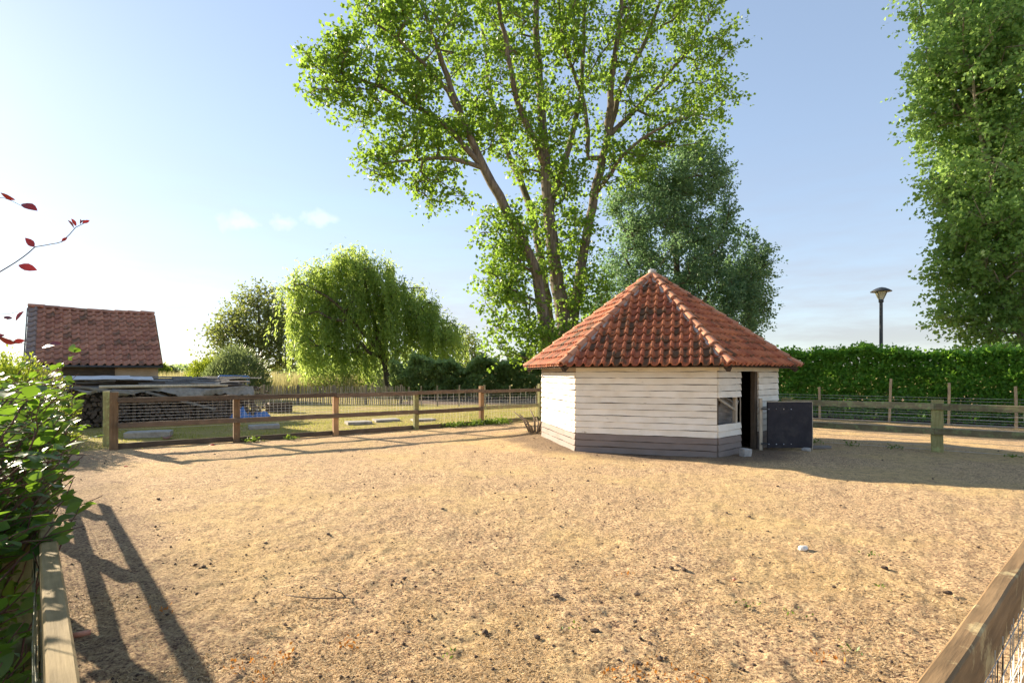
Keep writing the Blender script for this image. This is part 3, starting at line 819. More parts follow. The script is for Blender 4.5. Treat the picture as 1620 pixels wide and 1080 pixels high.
# weeping willow: strands hang from the crown
def willow():
    d = 40.0; r = np.random.default_rng(31)
    b = at(618, 624, d)
    limbs = [LD([(618, 626, 0), (613, 590, 0), (604, 560, 0), (590, 500, 0), (575, 440, 0), (560, 410, 0)], 0.30, 0.06, d),
             LD([(612, 580, 0), (640, 545, .6), (680, 515, 1), (715, 510, 1)], 0.16, 0.05, d), LD([(606, 565, 0), (560, 510, -1), (520, 470, -1.4), (480, 450, -1.5)], 0.16, 0.05, d), LD([(600, 530, 0), (620, 470, 0), (640, 450, 0)], 0.14, 0.05, d)]
    blobs = [pxblob(*x, 2.2) for x in [(558, 404, 22, 12, d, 20), (540, 420, 40, 14, d, 22), (500, 438, 38, 18, d, 34), (595, 425, 28, 18, d, 26), (635, 462, 35, 20, d, 30), (665, 490, 34, 16, d, 28), (560, 470, 60, 30, d, 44), (472, 462, 18, 24, d, 20), (620, 510, 55, 26, d, 36), (715, 528, 22, 14, d, 16), (510, 500, 50, 34, d, 40), (690, 520, 34, 18, d, 22), (500, 545, 30, 24, d, 20), (560, 545, 40, 24, d, 24)]]
    tips = blob_points(blobs, r, 0.4)
    P, par, rr, tn = grow(limbs, tips, 31, step=0.7, up=0.3, tip_r=0.02)
    root = empty('willow_tree', (float(b[0]), float(b[1]), 0))
    tag(root, 'weeping willow with trailing yellow green strands beyond the paling fence', 'tree')
    off = np.array([b[0], b[1], 0])
    link('trunk', branch_mesh('trunk', P - off, par, rr, M['bark_dark']), root)
    pos = []; ax = []; tn_ = []
    for e in P[tn]:
        pxl = CX + e[0] / e[1] * FPX
        # the left side hangs almost to the ground, the right side less
        zmin = 0.5 if pxl < 580 else .8 + (pxl - 580) / 160 * 1.8
        if abs(pxl - 622) < 26: zmin = max(zmin, 2.4)
        bd = r.normal(0, 0.22, 2) + np.array([0.14, -0.02])
        for s in range(4):
            L = min(e[2] - zmin, r.uniform(1.0, 5.4))
            if L < 0.4: L = 0.4
            drift = bd + r.normal(0, 0.07, 2)
            n = int(L / 0.095)
            t = np.sort(r.uniform(0, 1, n))
            st = e + np.array([*r.normal(0, 0.20, 2), r.normal(0, .25)])
            q = st + np.stack([drift[0] * t * L * .5 + 0.35 * np.sin(t * 2) * drift[0], drift[1] * t * L * .5, -t * L + 0.35 * np.sin(t * 3)], -1)
            q += r.normal(0, 0.07, (n, 3))
            pos.append(q)
            a = np.stack([np.full(n, drift[0]) + r.normal(0, .55, n), r.normal(0, .55, n), np.full(n, -1.0)], -1)
            ax.append(a); tn_.append(np.clip(r.uniform(0, .5) + r.uniform(0, .5, n), 0, 1))
        n = 18
        pos.append(e + r.normal(0, 0.35, (n, 3))); ax.append(r.normal(0, 1, (n, 3)) - [0, 0, .6]); tn_.append(r.uniform(0, 1, n))
    pos = np.vstack(pos); ax = np.vstack(ax); tt = np.concatenate(tn_)
    ok = pos[:, 2] > 0.3
    link('crown', leaf_mesh('crown', pos[ok] - off, ax[ok], 0.33, 0.26, M['leaf_willow'], tt[ok], 32, 0.1), root)
willow()

def bush(name, label, centre, radii, n, leaf, size, width, seed, cat='bush', group=None, up=0.5, lumps=0.25, barkm='bark_dark', outward=1.0):
    """a shrub: stems from the ground and leaves filling a lumpy dome"""
    r = np.random.default_rng(seed)
    root = empty(name, (centre[0], centre[1], 0)); tag(root, label, cat, group)
    u = r.normal(0, 1, (n, 3)); u /= np.linalg.norm(u, axis=1, keepdims=True); u[:, 2] = np.abs(u[:, 2]) * 1.0 - 0.05 * r.uniform(0, 1, n)
    th = np.arctan2(u[:, 1], u[:, 0])
    lump = 1 + lumps * (fbm(th * 2.3 + 10, u[:, 2] * 3 + 5, seed, 3) - 0.5) * 2
    s = np.where(r.uniform(0, 1, n) < 0.65, r.uniform(0.78, 1.05, n), r.uniform(0.1, 1, n) ** 0.5) * lump
    pos = u * s[:, None] * np.asarray(radii)
    pos[:, 2] = np.maximum(pos[:, 2], 0.05)
    ax = u * outward + r.normal(0, 0.6, (n, 3)) + [0, 0, up]
    link('crown', leaf_mesh('crown', pos, ax, size, width, M[leaf], r.uniform(0, 1, n), seed), root)
    mb = MB()
    for i in range(9):
        a = r.uniform(0, 6.28); e = np.array([math.cos(a) * radii[0] * .6, math.sin(a) * radii[1] * .6, radii[2] * r.uniform(.6, .9)])
        b0 = np.array([math.cos(a) * .1, math.sin(a) * .1, -0.05])
        mb.tube([b0, b0 * .5 + e * .5 + [0, 0, .2], e], [0.035, 0.025, 0.008], 5)
    link('stem', mb.me('stem', M[barkm], True), root)
    return root

c = at(372, 620, 31)
bush('willow_bush', 'feathery pale green bush behind the wood pile', (c[0], 31, 0), (1.9, 1.8, 2.95), 9000, 'leaf_bush', 0.26, 0.22, 41, up=0.9)
c = at(335, 620, 36)
bush('willow_bush', 'smaller yellow green bush left of the feathery pale bush', (c[0] - .2, 36, 0), (1.5, 1.6, 2.7), 5000, 'leaf_lime', 0.24, 0.3, 42, up=0.7)
bush('lime_bush', 'rounded lime green bush beside the left shed', (-11.6, 12.1, 0), (1.35, 1.2, 1.92), 14000, 'leaf_lime', 0.085, 0.5, 43, up=0.5)
c = at(735, 600, 60)
make_tree('slim_tree', 'small slim tree at the right side of the weeping willow', at(738, 614, 58), [LD([(738, 614, 0), (738, 570, 0), (737, 535, 0)], 0.2, 0.05, 58)],
    [pxblob(738, 545, 14, 18, 58, 20), pxblob(742, 575, 24, 20, 58, 24)], M['leaf_maple'], M['bark_dark'], 45, per=36, sig=0.7, size=0.30, width=0.7, tip_r=0.02)
for i, (px, d, rx, h, lf, lb) in enumerate([(262, 95, 2.2, 2.6, 'leaf_bush', 'small round bush far off in the field right of the left shed'), (247, 80, 2.5, 3.0, 'leaf_lime', 'far bush peeping past the corner of the left shed'),
        (640, 70, 9, 4.6, 'leaf_darkhedge', 'far dark thicket behind the weeping willow trunk'), (540, 75, 8, 4.0, 'leaf_darkhedge', 'far dark thicket seen through the willow strands')]):
    c = at(px, 590, d)
    bush('far_bush', lb, (c[0], d, 0), (rx, rx * .7, h), 2600, lf, 0.55, 0.7, 50 + i)

def hedge(name, label, p, q, thick, h0, h1, n, leaf, size, seed, width=0.75, stemm='bark_dark', wob=0.35, z0=0.1):
    """hedge from p to q, leaves crowd its faces and top; stems inside"""
    r = np.random.default_rng(seed)
    p = np.array(p, float); q = np.array(q, float); L = np.linalg.norm(q - p)
    root = empty(name, (p[0], p[1], 0), math.atan2(q[1] - p[1], q[0] - p[0])); tag(root, label, 'hedge')
    x = r.uniform(0, L, n); hh = h0 + (h1 - h0) * x / L
    hh = hh * (1 + (0.16 if wob < .5 else .42) * (fbm(x * 1.1, x * 0 + 3, seed, 4) - 0.5) * 2)
    where = r.uniform(0, 1, n)
    zt = r.uniform(0, 1, n) ** 0.85
    bulge = 0.25 * (fbm(x * 1.3, zt * hh * 1.6, seed + 5, 4) - 0.5) * 2 * wob / 0.35
    y = np.where(where < 0.5, -thick / 2, np.where(where < 0.62, thick / 2, r.uniform(-thick / 2, thick / 2, n)))
    inner = r.uniform(0, 1, n) < 0.22
    y = np.where(inner, r.uniform(-.15, .15, n), y)
    y = y + np.sign(y) * bulge - np.sign(y) * np.abs(r.normal(0, 0.10, n))
    z = np.where(where < 0.8, zt * hh, hh - np.abs(r.normal(0, 0.08, n)) + (r.uniform(0, 1, n) < .1) * r.uniform(0, .22, n))
    pos = np.stack([x, y, np.maximum(z, z0)], -1)
    ax = r.normal(0, 0.7, (n, 3)); ax[:, 1] += np.sign(y) * 0.7; ax[:, 2] += np.where(where < 0.8, -0.25, 0.5)
    tint = 0.55 * fbm(x * 2.2, pos[:, 2] * 2.2, seed + 9, 3) + 0.5 * r.uniform(0, 1, n) - 0.02
    link('foliage', leaf_mesh('foliage', pos, ax, size, width, M[leaf], tint, seed), root)
    mb = MB()
    for i in range(int(L / 0.28)):
        xx = i * 0.28 + r.uniform(-.1, .1); yy = r.normal(0, .1); hz = h0 * r.uniform(.7, .95)
        mb.tube([(xx, yy, -.05), (xx + r.normal(0, .1), yy + r.normal(0, .08), hz * .5), (xx + r.normal(0, .2), yy + r.normal(0, .2), hz)], [0.025, 0.018, 0.006], 4, False)
    link('stems', mb.me('stems', M[stemm], True), root)
    return root
hv = np.array([0.771, -0.637]); hn = np.array([0.637, 0.771])
h0 = np.array([10.67, 18.45]) + hn * 1.35
hedge('hornbeam_hedge', 'long green clipped hedge behind the right fence', h0 - hv * 7.0, h0 + hv * 8.5, 1.0, 2.15, 2.45, 78000, 'leaf_hedge', 0.13, 61)
hedge('back_hedge', 'dark green hedge behind the far fence left of the hut', (-7.6, 33.5), (5.0, 34.5), 1.4, 2.15, 2.45, 17000, 'leaf_darkhedge', 0.26, 62, z0=0.3, wob=1.0)

# reeds and tall dry grass in the meadow, one mass
r = np.random.default_rng(71)
n = 26000
xy = np.stack([r.uniform(-31, -11.5, n), r.uniform(38, 52, n)], -1)
o = link('tall_meadow_grass', blades('tall_meadow_grass', xy, 1.45, 0.05, M['reed'], 0.18, 0.0, 72))
tag(o, 'tall pale dry grass in the meadow beyond the paling fence', 'grass', kind='stuff')
n = 9000
xy = np.stack([r.uniform(-120, 60, n), r.uniform(110, 150, n)], -1)
o = link('far_field_crop', blades('far_field_crop', xy, 2.0, 0.35, M['reed'], 0.2, 0.0, 73))
tag(o, 'pale field of far off crops along the horizon', 'field', kind='stuff')
n = 16000
xx = r.uniform(-420, 420, n)
hh = 3 + 7 * fbm(xx * 0.03, xx * 0, 75, 4)
pos = np.stack([xx, 420 + r.uniform(-8, 8, n), r.uniform(0, 1, n) * hh], -1)
o = link('distant_treeline', leaf_mesh('distant_treeline', pos, r.normal(0, 1, (n, 3)), 2.4, 0.8, M['leaf_darkhedge'], r.uniform(0, 1, n), 76))
tag(o, 'low line of trees on the far horizon', 'treeline', kind='stuff')

# small weeds along the far fence and by the right post
def weeds(name, label, spots, n, size, seed, m='weed'):
    r = np.random.default_rng(seed); ps = []
    for (x, y, s) in spots:
        k = int(n * s); ps.append(np.stack([x + r.normal(0, .16 * s, k), y + r.normal(0, .12 * s, k), np.abs(r.normal(0, .07 * s, k)) + .01], -1))
    ps = np.vstack(ps)
    ax = r.normal(0, .8, (len(ps), 3)) + [0, 0, .8]
    o = link(name, leaf_mesh(name, ps, ax, size, 0.45, M[m], r.uniform(0, 1, len(ps)), seed)); tag(o, label, 'weeds', kind='stuff')
sp = [(-6.0 + .0, 12.3, .6), (-5.3, 12.75, .5)]
for t in np.linspace(0.35, 1.0, 16): sp.append((-2.7 + t * 3.65 * .7 + r.normal(0, .1), 14.85 + t * 3.2 * .7 + r.normal(0, .08), r.uniform(.5, 1.1)))
weeds('fence_weeds', 'low green weeds along the foot of the far fence', sp, 110, 0.085, 77)
weeds('fence_weeds', 'small weeds beside the foot of the right fence post', [(8.0, 11.15, .6), (7.4, 11.6, .5), (6.8, 12.0, .6), (9.4, 10.0, .4)], 60, 0.06, 78)
weeds('orange_plants', 'rusty orange low plants scattered in the near straw', [(-1.27, 2.96, .35), (-0.95, 3.1, .25), (-1.45, 2.86, .35), (-1.3, 2.74, .3), (.05 + .5, 2.80, .3), (.72, 2.76, .45), (.95, 2.74, .3), (1.75, 2.95, .3), (-2.3, 3.55, .2), (.9, 4.2, .2)], 60, 0.028, 79, 'orange_weed')
weeds('green_sprigs', 'tiny green sprigs in the near straw', [(1.85, 3.5, .3), (1.6, 3.62, .25), (1.95, 3.05, .25), (-.35, 3.0, .2), (3.1, 4.6, .3), (.4, 3.3, .15), (2.7, 3.9, .2)], 40, 0.03, 80)
# E2

# ------------------------------------------------------------------ fences
def wire_grid(L, z0, z1, cell, rad, seed=0, sag=0.006, zcell=None):
    """welded mesh in the XZ plane, 0..L"""
    r = random.Random(seed); V = []; F = []
    def strand(p, q, n):
        o = len(V)
        for i in range(n + 1):
            t = i / n; x = p[0] + (q[0] - p[0]) * t; z = p[1] + (q[1] - p[1]) * t
            y = r.uniform(-sag, sag)
            for (dy, dz) in ((rad, 0), (-rad * .5, rad * .87), (-rad * .5, -rad * .87)):
                V.append((x + (dz if abs(q[0] - p[0]) < 1e-6 else 0), y + dy, z + (dz if abs(q[0] - p[0]) > 1e-6 else 0)))
        for i in range(n):
            for k in range(3):
                F.append((o + i*3 + k, o + i*3 + (k+1) % 3, o + (i+1)*3 + (k+1) % 3, o + (i+1)*3 + k))
    x = 0.0
    while x < L: strand((x, z0), (x + r.uniform(-.003, .003), z1), 3); x += cell
    z = z0
    while z <= z1 + 1e-6: strand((0, z), (L, z), max(4, int(L / .8))); z += (zcell or cell)
    return V, F

def fence_wire(parent, p, q, z0, z1, cell, rad, seed, off=0.0, zcell=None, name='wire_mesh'):
    p = Vector((p[0], p[1], 0)); q = Vector((q[0], q[1], 0)); d = q - p
    v, f = wire_grid(d.length, z0, z1, cell, rad, seed, zcell=zcell)
    o = link(name, mesh_np('wire_mesh', np.array(v), np.array(f), M['wire']), parent, p, (0, 0, math.atan2(d.y, d.x)))
    o['kind'] = 'stuff'
    return o

def post(parent, x, y, h, w, d, m, rz=0.0, var=0, name='post', lean=(0, 0)):
    me = plank_mesh(h + .1, w, d, m, 5, 0.01, 0.004, var)
    # plank lies on X: stand it up
    o = link(name, post_mesh(h, w, d, m, var), parent, (x, y, 0), (lean[0], lean[1], rz))
    return o
_pm = {}
def post_mesh(h, w, d, m, var=0, bev=0.008):
    k = (round(h, 3), w, d, m.name, var)
    if k not in _pm:
        v, f = plank_data(h + 0.15, d, w, 5, bev, 0.004, hash(k[:3]) + var)
        v = [(z, y, x + (h + .15) / 2 - .15) for (x, y, z) in v]
        f = [tuple(reversed(q)) for q in f]
        _pm[k] = mesh('post', v, f, m)
    return _pm[k]

# far fence of the paddock
ff = empty('post_and_rail_fence', (FAR_P[0][0], FAR_P[0][1], 0))
tag(ff, 'brown post and rail fence with wire mesh along the far side of the paddock', 'fence')
fo = np.array(FAR_P[0])
fh = [1.20, 1.03, 1.03, 1.05, 1.20, 1.24, 1.2]
fm = ['post_brown', 'post_brown', 'post_orange', 'post_green', 'post_orange', 'post_green', 'post_brown']  # post tones: their own stain, with some sun glow put into the colour
frz = math.atan2(FAR_P[5][1] - FAR_P[0][1], FAR_P[5][0] - FAR_P[0][0])
fn = np.array([math.sin(frz), -math.cos(frz)])                # towards the camera
for i, (x, y) in enumerate(FAR_P):
    post(ff, x - fo[0], y - fo[1], fh[i], 0.13 if i else 0.15, 0.12, M[fm[i]], frz, i)
for i in range(len(FAR_P) - 1):
    a = np.array(FAR_P[i]) - fo; b = np.array(FAR_P[i + 1]) - fo
    for (za, zb, hgt, o_) in ((1.04, 1.05, 0.105, 0.092), (0.515, 0.52, 0.11, 0.092), (0.06, 0.065, 0.12, -0.085)):
        pa = a + fn * o_; pb = b + fn * o_
        if i == 0 and o_ > 0: pa = pa + (pb - pa) * 0.03
        dz = random.uniform(-.015, .015)
        beam('rail', ff, (*pa, za + dz), (*pb, zb + dz), 0.05, hgt, M['rail_moss' if (i >= 4 and za < .6) else 'rail_dark'], 10, 0.006, 0.004, i)
for i in range(len(FAR_P) - 1):
    a = np.array(FAR_P[i]) - fo - fn * .07; b = np.array(FAR_P[i + 1]) - fo - fn * .07
    fence_wire(ff, a, b, 0.42 if i < 3 else .1, 1.03, 0.09 if i < 3 else .11, 0.0040 if i < 3 else .0026, i, zcell=.066 if i < 3 else .09)

# lone gate post behind the corner post
o = link('gate_post', post_mesh(1.2, 0.12, 0.12, M['post_green'], 9), None, (-8.86, 11.62, 0), (0, 0, frz)); tag(o, 'greenish gate post just behind the far left corner post', 'post')

# right fence
rd = np.array([0.79, -0.613]); rp = np.array([8.61, 10.78])
r0 = rp - rd * 2.75; r1 = rp + rd * 5.2
rf = empty('post_and_rail_fence', (r0[0], r0[1], 0))
tag(rf, 'mossy two rail fence with wire mesh right of the hut', 'fence')
rrz = math.atan2(rd[1], rd[0]); rn = np.array([rd[1], -rd[0]])     # towards the camera
for t, h in ((0.0, 1.02), (2.75, 1.06), (5.45, 1.06), (7.9, 1.06)):
    q = rd * t
    post(rf, q[0], q[1], h, 0.20, 0.13, M['post_green'], rrz, int(t), 'post')
for za, o_ in ((0.93, 0.092), (0.435, 0.092)):
    for (ta, tb) in ((-.05, 2.7), (2.7, 5.45), (5.45, 7.9)):
        a = rd * (ta + .003) + rn * o_; b = rd * (tb - .003) + rn * o_
        beam('rail', rf, (*a, za + random.uniform(-.01, .01)), (*b, za + random.uniform(-.01, .01)), 0.05, 0.125, M['rail_moss'], 10, 0.006, 0.004, int(ta * 3) + int(za * 10))
fence_wire(rf, -rn * .075, rd * 7.9 - rn * .075, 0.04, 0.90, 0.115, 0.0040, 5, zcell=0.09)

# stake fence in front of the right hedge
s0 = np.array([10.67, 18.45]) - hv * 3.9
sf = empty('stake_fence', (s0[0], s0[1], 0))
tag(sf, 'thin wooden stakes with wire mesh in front of the right hedge', 'fence')
srz = math.atan2(hv[1], hv[0])
for t, h in ((0, 1.0), (1.95, 1.0), (3.9, 1.12), (5.87, 1.42), (7.35, 1.30), (8.86, 1.22), (10.6, 1.2)):
    q = hv * t; post(sf, q[0], q[1], h, 0.07, 0.06, M['stake'], srz, int(t), 'stake', (random.uniform(-.02, .02), random.uniform(-.03, .03)))
fence_wire(sf, -hn * -.045, hv * 10.6 + hn * .045, 0.03, 0.86, 0.11, 0.0042, 6, zcell=0.09)

# stake fence at the far side, left of the hut
bf = empty('stake_fence', (-5.0, 25.6, 0)); tag(bf, 'far row of thin stakes with wire before the dark hedge', 'fence')
for x, h in ((0.65, .98), (1.42, 1.0), (2.45, 1.02), (3.72, 1.02), (4.9, 1.0), (6.2, 1.0), (7.5, 1.0)):
    post(bf, x, 0, h, 0.06, 0.06, M['pale'], 0, int(x * 3), 'stake', (random.uniform(-.03, .03), random.uniform(-.04, .04)))
fence_wire(bf, (0, .05), (7.5, .05), 0.03, 0.85, 0.15, 0.002, 7, zcell=0.14)

# cleft paling fence
pf = empty('paling_fence', (-13.9, 27.3, 0)); tag(pf, 'long cleft paling fence across the grass before the willow', 'fence')
rr_ = random.Random(5)
pales = [plank_mesh(0.92, 0.028, 0.05, M['pale'], 4, 0.006, 0.006, k) for k in range(3)]
pmesh = []
for k in range(4):
    v, f = plank_data(0.98, 0.026, 0.05, 4, 0.006, 0.007, 60 + k)
    v = [(z, y, x + .44) for (x, y, z) in v]; pmesh.append(mesh('pale', v, [tuple(reversed(q)) for q in f], M['pale']))
x = 0.0; i = 0
while x < 8.7:
    link('pale', pmesh[i % 4], pf, (x, rr_.uniform(-.01, .01), rr_.uniform(-.05, .03)), (rr_.uniform(-.03, .03), rr_.uniform(-.05, .05), rr_.uniform(-.3, .3)))
    x += rr_.uniform(.085, .125); i += 1
for x, h in ((0.0, 1.18), (.28, 1.1), (1.15, 1.02), (2.9, 1.0), (4.75, 1.0), (6.4, 1.0), (8.2, 1.0)):
    post(pf, x, .07, h, 0.10, 0.10, M['pale' if x > .5 else 'post_green'], 0, int(x), 'post')
mb = MB()
for z in (.25, .62): mb.tube([(k * .5, .022 + .004 * math.sin(k), z + .01 * math.sin(k * 1.7)) for k in range(18)], 0.004, 4)
link('tie_wire', mb.me('tie_wire', M['wire']), pf)

# left near fence, runs away from the near corner under the hedge
def near_fence(name, label, o, d, L, posts, rails, mats, side, wire_off):
    e = empty(name, (o[0], o[1], 0)); tag(e, label, 'fence')
    rz = math.atan2(d[1], d[0]); nn_ = np.array([d[1], -d[0]]) * side
    for t, h in posts: q = d * t + nn_ * 0.092; post(e, q[0], q[1], h, 0.12, 0.12, M[mats[1]], rz, int(t))
    for (z, hgt, w) in rails:
        ta = -0.15
        while ta < L - .2:
            tb = min(ta + 3.4, L)
            a = d * ta; b = d * (tb - .004)
            beam('rail', e, (*a, z), (*b, z + random.uniform(-.006, .006)), w, hgt, M[mats[0]], 26, 0.005, 0.0009, int(ta * 2) + int(z * 20))
            ta = tb
    o = fence_wire(e, d * -.1 + nn_ * wire_off, d * L + nn_ * wire_off, 0.05, .96, 0.05, 0.0014, 8)
    if mats[0] == 'rail_left': o.data.materials[0] = M['wire_old']
    return e
near_fence('post_and_rail_fence', 'lichen covered rail fence running under the left hedge', LF0, A_L, 10.4, [(2.7, .98), (5.0, .98), (7.3, .98), (9.6, .98)], [(.965, .115, .048), (0.50, .11, .045), (.07, .11, .045)], ('rail_left', 'post_green'), -1, 0.036)
NB = np.array([0.7656, 0.6433])
near_fence('post_and_rail_fence', 'nearest weathered rail fence cutting the lower right corner', np.array([-.139, .219]) + NB * .16, NB, 7.0, [(5.4, .98), (6.9, .98)], [(.955, .13, .042), (.5, .12, .042)], ('rail_near', 'post_brown'), -1, -0.04)

# ------------------------------------------------------------------ the hexagonal hut
HX, HY, HR, HA = 3.35, 12.74, 2.717, R(161.4)
RE, EH, AH = 3.153, 1.737, 3.96
hut = empty('hexagonal_hut', (HX, HY, 0))
tag(hut, 'white weatherboarded hexagonal hut with a red pantile roof', 'hut')
def hc(i, rad, z=0.0):
    a = HA + i * math.pi / 3
    return Vector((rad * math.cos(a), rad * math.sin(a), z))
PITCH = 0.126
_bm = {}
def board_mesh(L, m, var, gap=.0105):
    k = (round(L, 2), m.name, var, gap)
    if k in _bm: return _bm[k]
    r = random.Random(hash((round(L, 2), var)) + 3)
    n = max(3, int(L / 0.14)); v = []; f = []
    wob = [r.uniform(-.004, .004) for _ in range(n + 1)]
    for i in range(n + 1):
        x = L * i / n; w = wob[i] + 0.004 * math.sin(i * .6 + var * 2)
        dy = r.uniform(-.003, .003)
        t_ = PITCH - gap + r.uniform(-.003, .003)
        v += [(x, -.010, t_), (x, .014 + dy, t_), (x, .032 + dy, w), (x, -.010, w)]
    for i in range(n):
        for k2 in range(4):
            f.append((i*4 + k2, (i+1)*4 + k2, (i+1)*4 + (k2+1) % 4, i*4 + (k2+1) % 4))
    f.append((0, 1, 2, 3)); f.append((n*4 + 3, n*4 + 2, n*4 + 1, n*4))
    _bm[k] = mesh('board', v, f, m)
    return _bm[k]
def put_board(face, row, s0, s1, m, var):
    a = hc(face, HR); b = hc(face + 1, HR); d = (b - a); L = d.length; d.normalize()
    out = Vector((d.y, -d.x, 0))
    # X runs so that Y points outwards
    p = b - d * (1 - s1) * L; X = -d
    rz = math.atan2(X.y, X.x)
    ln = (s1 - s0) * L - .012
    loc = p + X * .006 + Vector((0, 0, row * PITCH - .004))
    o = link('board', board_mesh(ln, m, var, .020 if face == 0 else .0105), hut, loc, (0, random.uniform(-.0022, .0022), rz))
    return o
DS0, DS1 = 0.345, 0.60
for face in range(6):
    for row in range(16):
        if face in (0, 1, 2): m = M['white_board']
        else: m = M['white_board']
        if row < 3: m = M['plinth_board']
        if face == 0 and row >= 13: m = M['tan_board']
        v = (row * 5 + face) % 7
        if face != 2: put_board(face, row, 0, 1, m, v)
        else:
            if row >= 13: put_board(face, row, 0, 1, m, v)
            else:
                if not (5 <= row <= 8): put_board(face, row, 0, DS0, m, v)
                put_board(face, row, DS1 + .03, 1, m, v)
for face in range(6):                       # added dark backing: stops light leaking in and keeps the board gaps dark
    ns = [(0, 1, 0, 1.98)] if face != 2 else [(0, DS0, 0, .62), (0, DS0, 1.15, 1.66), (DS1, 1, 0, 1.66), (0, 1, 1.66, 1.98)]
    for (sa, sb, za, zb) in ns:
        a = hc(face, HR - .03); b = hc(face + 1, HR - .03); p1 = a + (b - a) * sa; p2 = a + (b - a) * sb
        link('gap_backing', mesh('gap_backing', *plank_data((p2 - p1).length - .004, .012, zb - za - .004, 1, .001, 0, 1), M['dark_wood']), hut, ((p1.x + p2.x) / 2, (p1.y + p2.y) / 2, (za + zb) / 2), (0, 0, math.atan2(p2.y - p1.y, p2.x - p1.x)))
# timber frame inside
for i in range(6):
    p = hc(i, HR - .07); post(hut, p.x, p.y, 1.9, 0.09, 0.09, M['dark_wood_z'], HA + i * math.pi / 3, i, 'corner_post')
fa, fb = hc(2, HR - .05), hc(3, HR - .05)
def onface(s, z=0.0, inn=0.05):
    a, b = hc(2, HR), hc(3, HR); p = a + (b - a) * s; d = (b - a).normalized(); return p - Vector((d.y, -d.x, 0)) * inn + Vector((0, 0, z))
frz2 = math.atan2((fb - fa).y, (fb - fa).x)
q = onface(DS1 + .0); post(hut, q.x, q.y, 1.72, 0.085, 0.10, M['dark_wood_z'], frz2, 1, 'door_jamb')
q = onface(DS0 - .045, 0, .055); post(hut, q.x, q.y, 1.72, 0.075, 0.075, M['pale_post'], frz2, 2, 'door_jamb')
q = onface(DS0 + .012, 0, .02); o = post(hut, q.x, q.y, .4, 0.03, 0.02, M['pale_post'], frz2, 5, 'door_batten'); o.location.z = .72
beam('brace', hut, onface(.03, 1.12, .04), onface(.30, .86, .04), 0.03, 0.05, M['pale_post'], 3)
beam('brace', hut, onface(.16, 1.12, .07), onface(.28, 1.02, .07), 0.02, 0.03, M['grey_plank'], 2)
beam('inner_panel', hut, onface(.12, .87, .16), onface(.40, .77, .20), 0.02, 0.55, M['grey_plank'], 4, roll=.25)
beam('inner_panel', hut, onface(.36, .52, .22), onface(.50, .45, .30), 0.02, 0.42, M['grey_plank'], 3, roll=.1)
beam('door_head', hut, onface(DS0 - .02, 1.67, .05), onface(DS1 + .03, 1.67, .05), 0.07, 0.06, M['dark_wood'], 3)
for i in range(6):
    beam('wall_plate', hut, hc(i, HR - .07, 1.93), hc(i + 1, HR - .07, 1.93), 0.09, 0.09, M['dark_wood'], 4)
    beam('hip_rafter', hut, hc(i, RE - .05, EH - .075), hc(i, .05, AH - .16), 0.075, 0.10, M['dark_wood'], 6)
# roof boarding under the tiles
mb = MB()
for i in range(6):
    a, b, ap = hc(i, RE - .04, EH - .012), hc(i + 1, RE - .04, EH - .012), Vector((0, 0, AH - .035))
    dn = Vector((0, 0, -.02))
    mb.add([a, b, ap, a + dn, b + dn, ap + dn], [(0, 1, 2), (5, 4, 3), (0, 3, 4, 1)])
hut_roof = link('roof', mb.me('roof', M['dark_wood']), hut)
# rafter ends showing under the front eave
for s in (0.36, 0.525, 0.635, .8, .15):
    a, b = hc(1, 1), hc(2, 1); p = (hc(1, RE) * (1 - s) + hc(2, RE) * s); inn = Vector((p.x, p.y, 0)) * -1; inn.normalize()
    e = p + inn * .13; g_ = p + inn * .9
    v, f = tube([(e.x, e.y, EH - .035 + .04), (g_.x, g_.y, EH - .035 + .04 + .66)], [.040, .04], 9)
    link('rafter_end', mesh('rafter_end', v, f, M['bark_log'], False), hut)
for s in (.2, .55, .8):
    for fc in (2, 0):
        p = (hc(fc, RE) * (1 - s) + hc(fc + 1, RE) * s); inn = Vector((p.x, p.y, 0)) * -1; inn.normalize(); e = p + inn * .13; g_ = p + inn * .9
        v, f = tube([(e.x, e.y, EH + .005), (g_.x, g_.y, EH + .665)], [.038, .04], 8)
        link('rafter_end', mesh('rafter_end', v, f, M['bark_log'], False), hut)

# pantiles
def pan_profile(w, h, n=9):
    out = []
    for i in range(n):
        u = i / (n - 1)
        if u < 0.58: z = -h * 0.28 * math.sin(math.pi * u / 0.58)
        else: z = h * math.sin(math.pi * (u - 0.58) / 0.42)
        out.append((u * w, z))
    return out
def pan_tile(w, ln, h, lift=0.02, th=0.013, n=9, seed=0):
    """X across, Y up the slope (lower edge at 0), Z off the slope"""
    r = random.Random(seed)
    pr = pan_profile(w, h, n); v = []; f = []
    sk = r.uniform(-.006, .006); tl = r.uniform(-.004, .006)
    for (x, z) in pr: v.append((x + sk, r.uniform(-.002, .002) + .012 * (x / w - .5) , z + lift + tl))
    for (x, z) in pr: v.append((x, ln, z * .92))
    for (x, z) in pr: v.append((x + sk, 0.004 + .012 * (x / w - .5), z + lift + tl - th))
    for i in range(n - 1):
        f.append((i, i + 1, n + i + 1, n + i)); f.append((2*n + i, 2*n + i + 1, i + 1, i))
    f.append((0, n, 2*n)); f.append((n - 1, 3*n - 1, 2*n - 1))
    return v, f
TW, TP = 0.1815, 0.2515
_tm = [pan_tile(TW + .018, TP + .06, 0.058, 0.034, seed=k) for k in range(6)]
tile_me = [mesh('tile', v, f, M['tile'], True) for v, f in _tm]
for t_ in tile_me:
    t_.polygons.foreach_set('use_smooth', [len(p_.vertices) == 4 and i % 2 == 0 for i, p_ in enumerate(t_.polygons)])
SL = math.hypot(RE * math.cos(math.pi / 6), AH - EH)
rest_v = []; rest_f = []
tiles_left = 300
camv = Vector((0 - HX, 0 - HY, CAMH))
cand = []
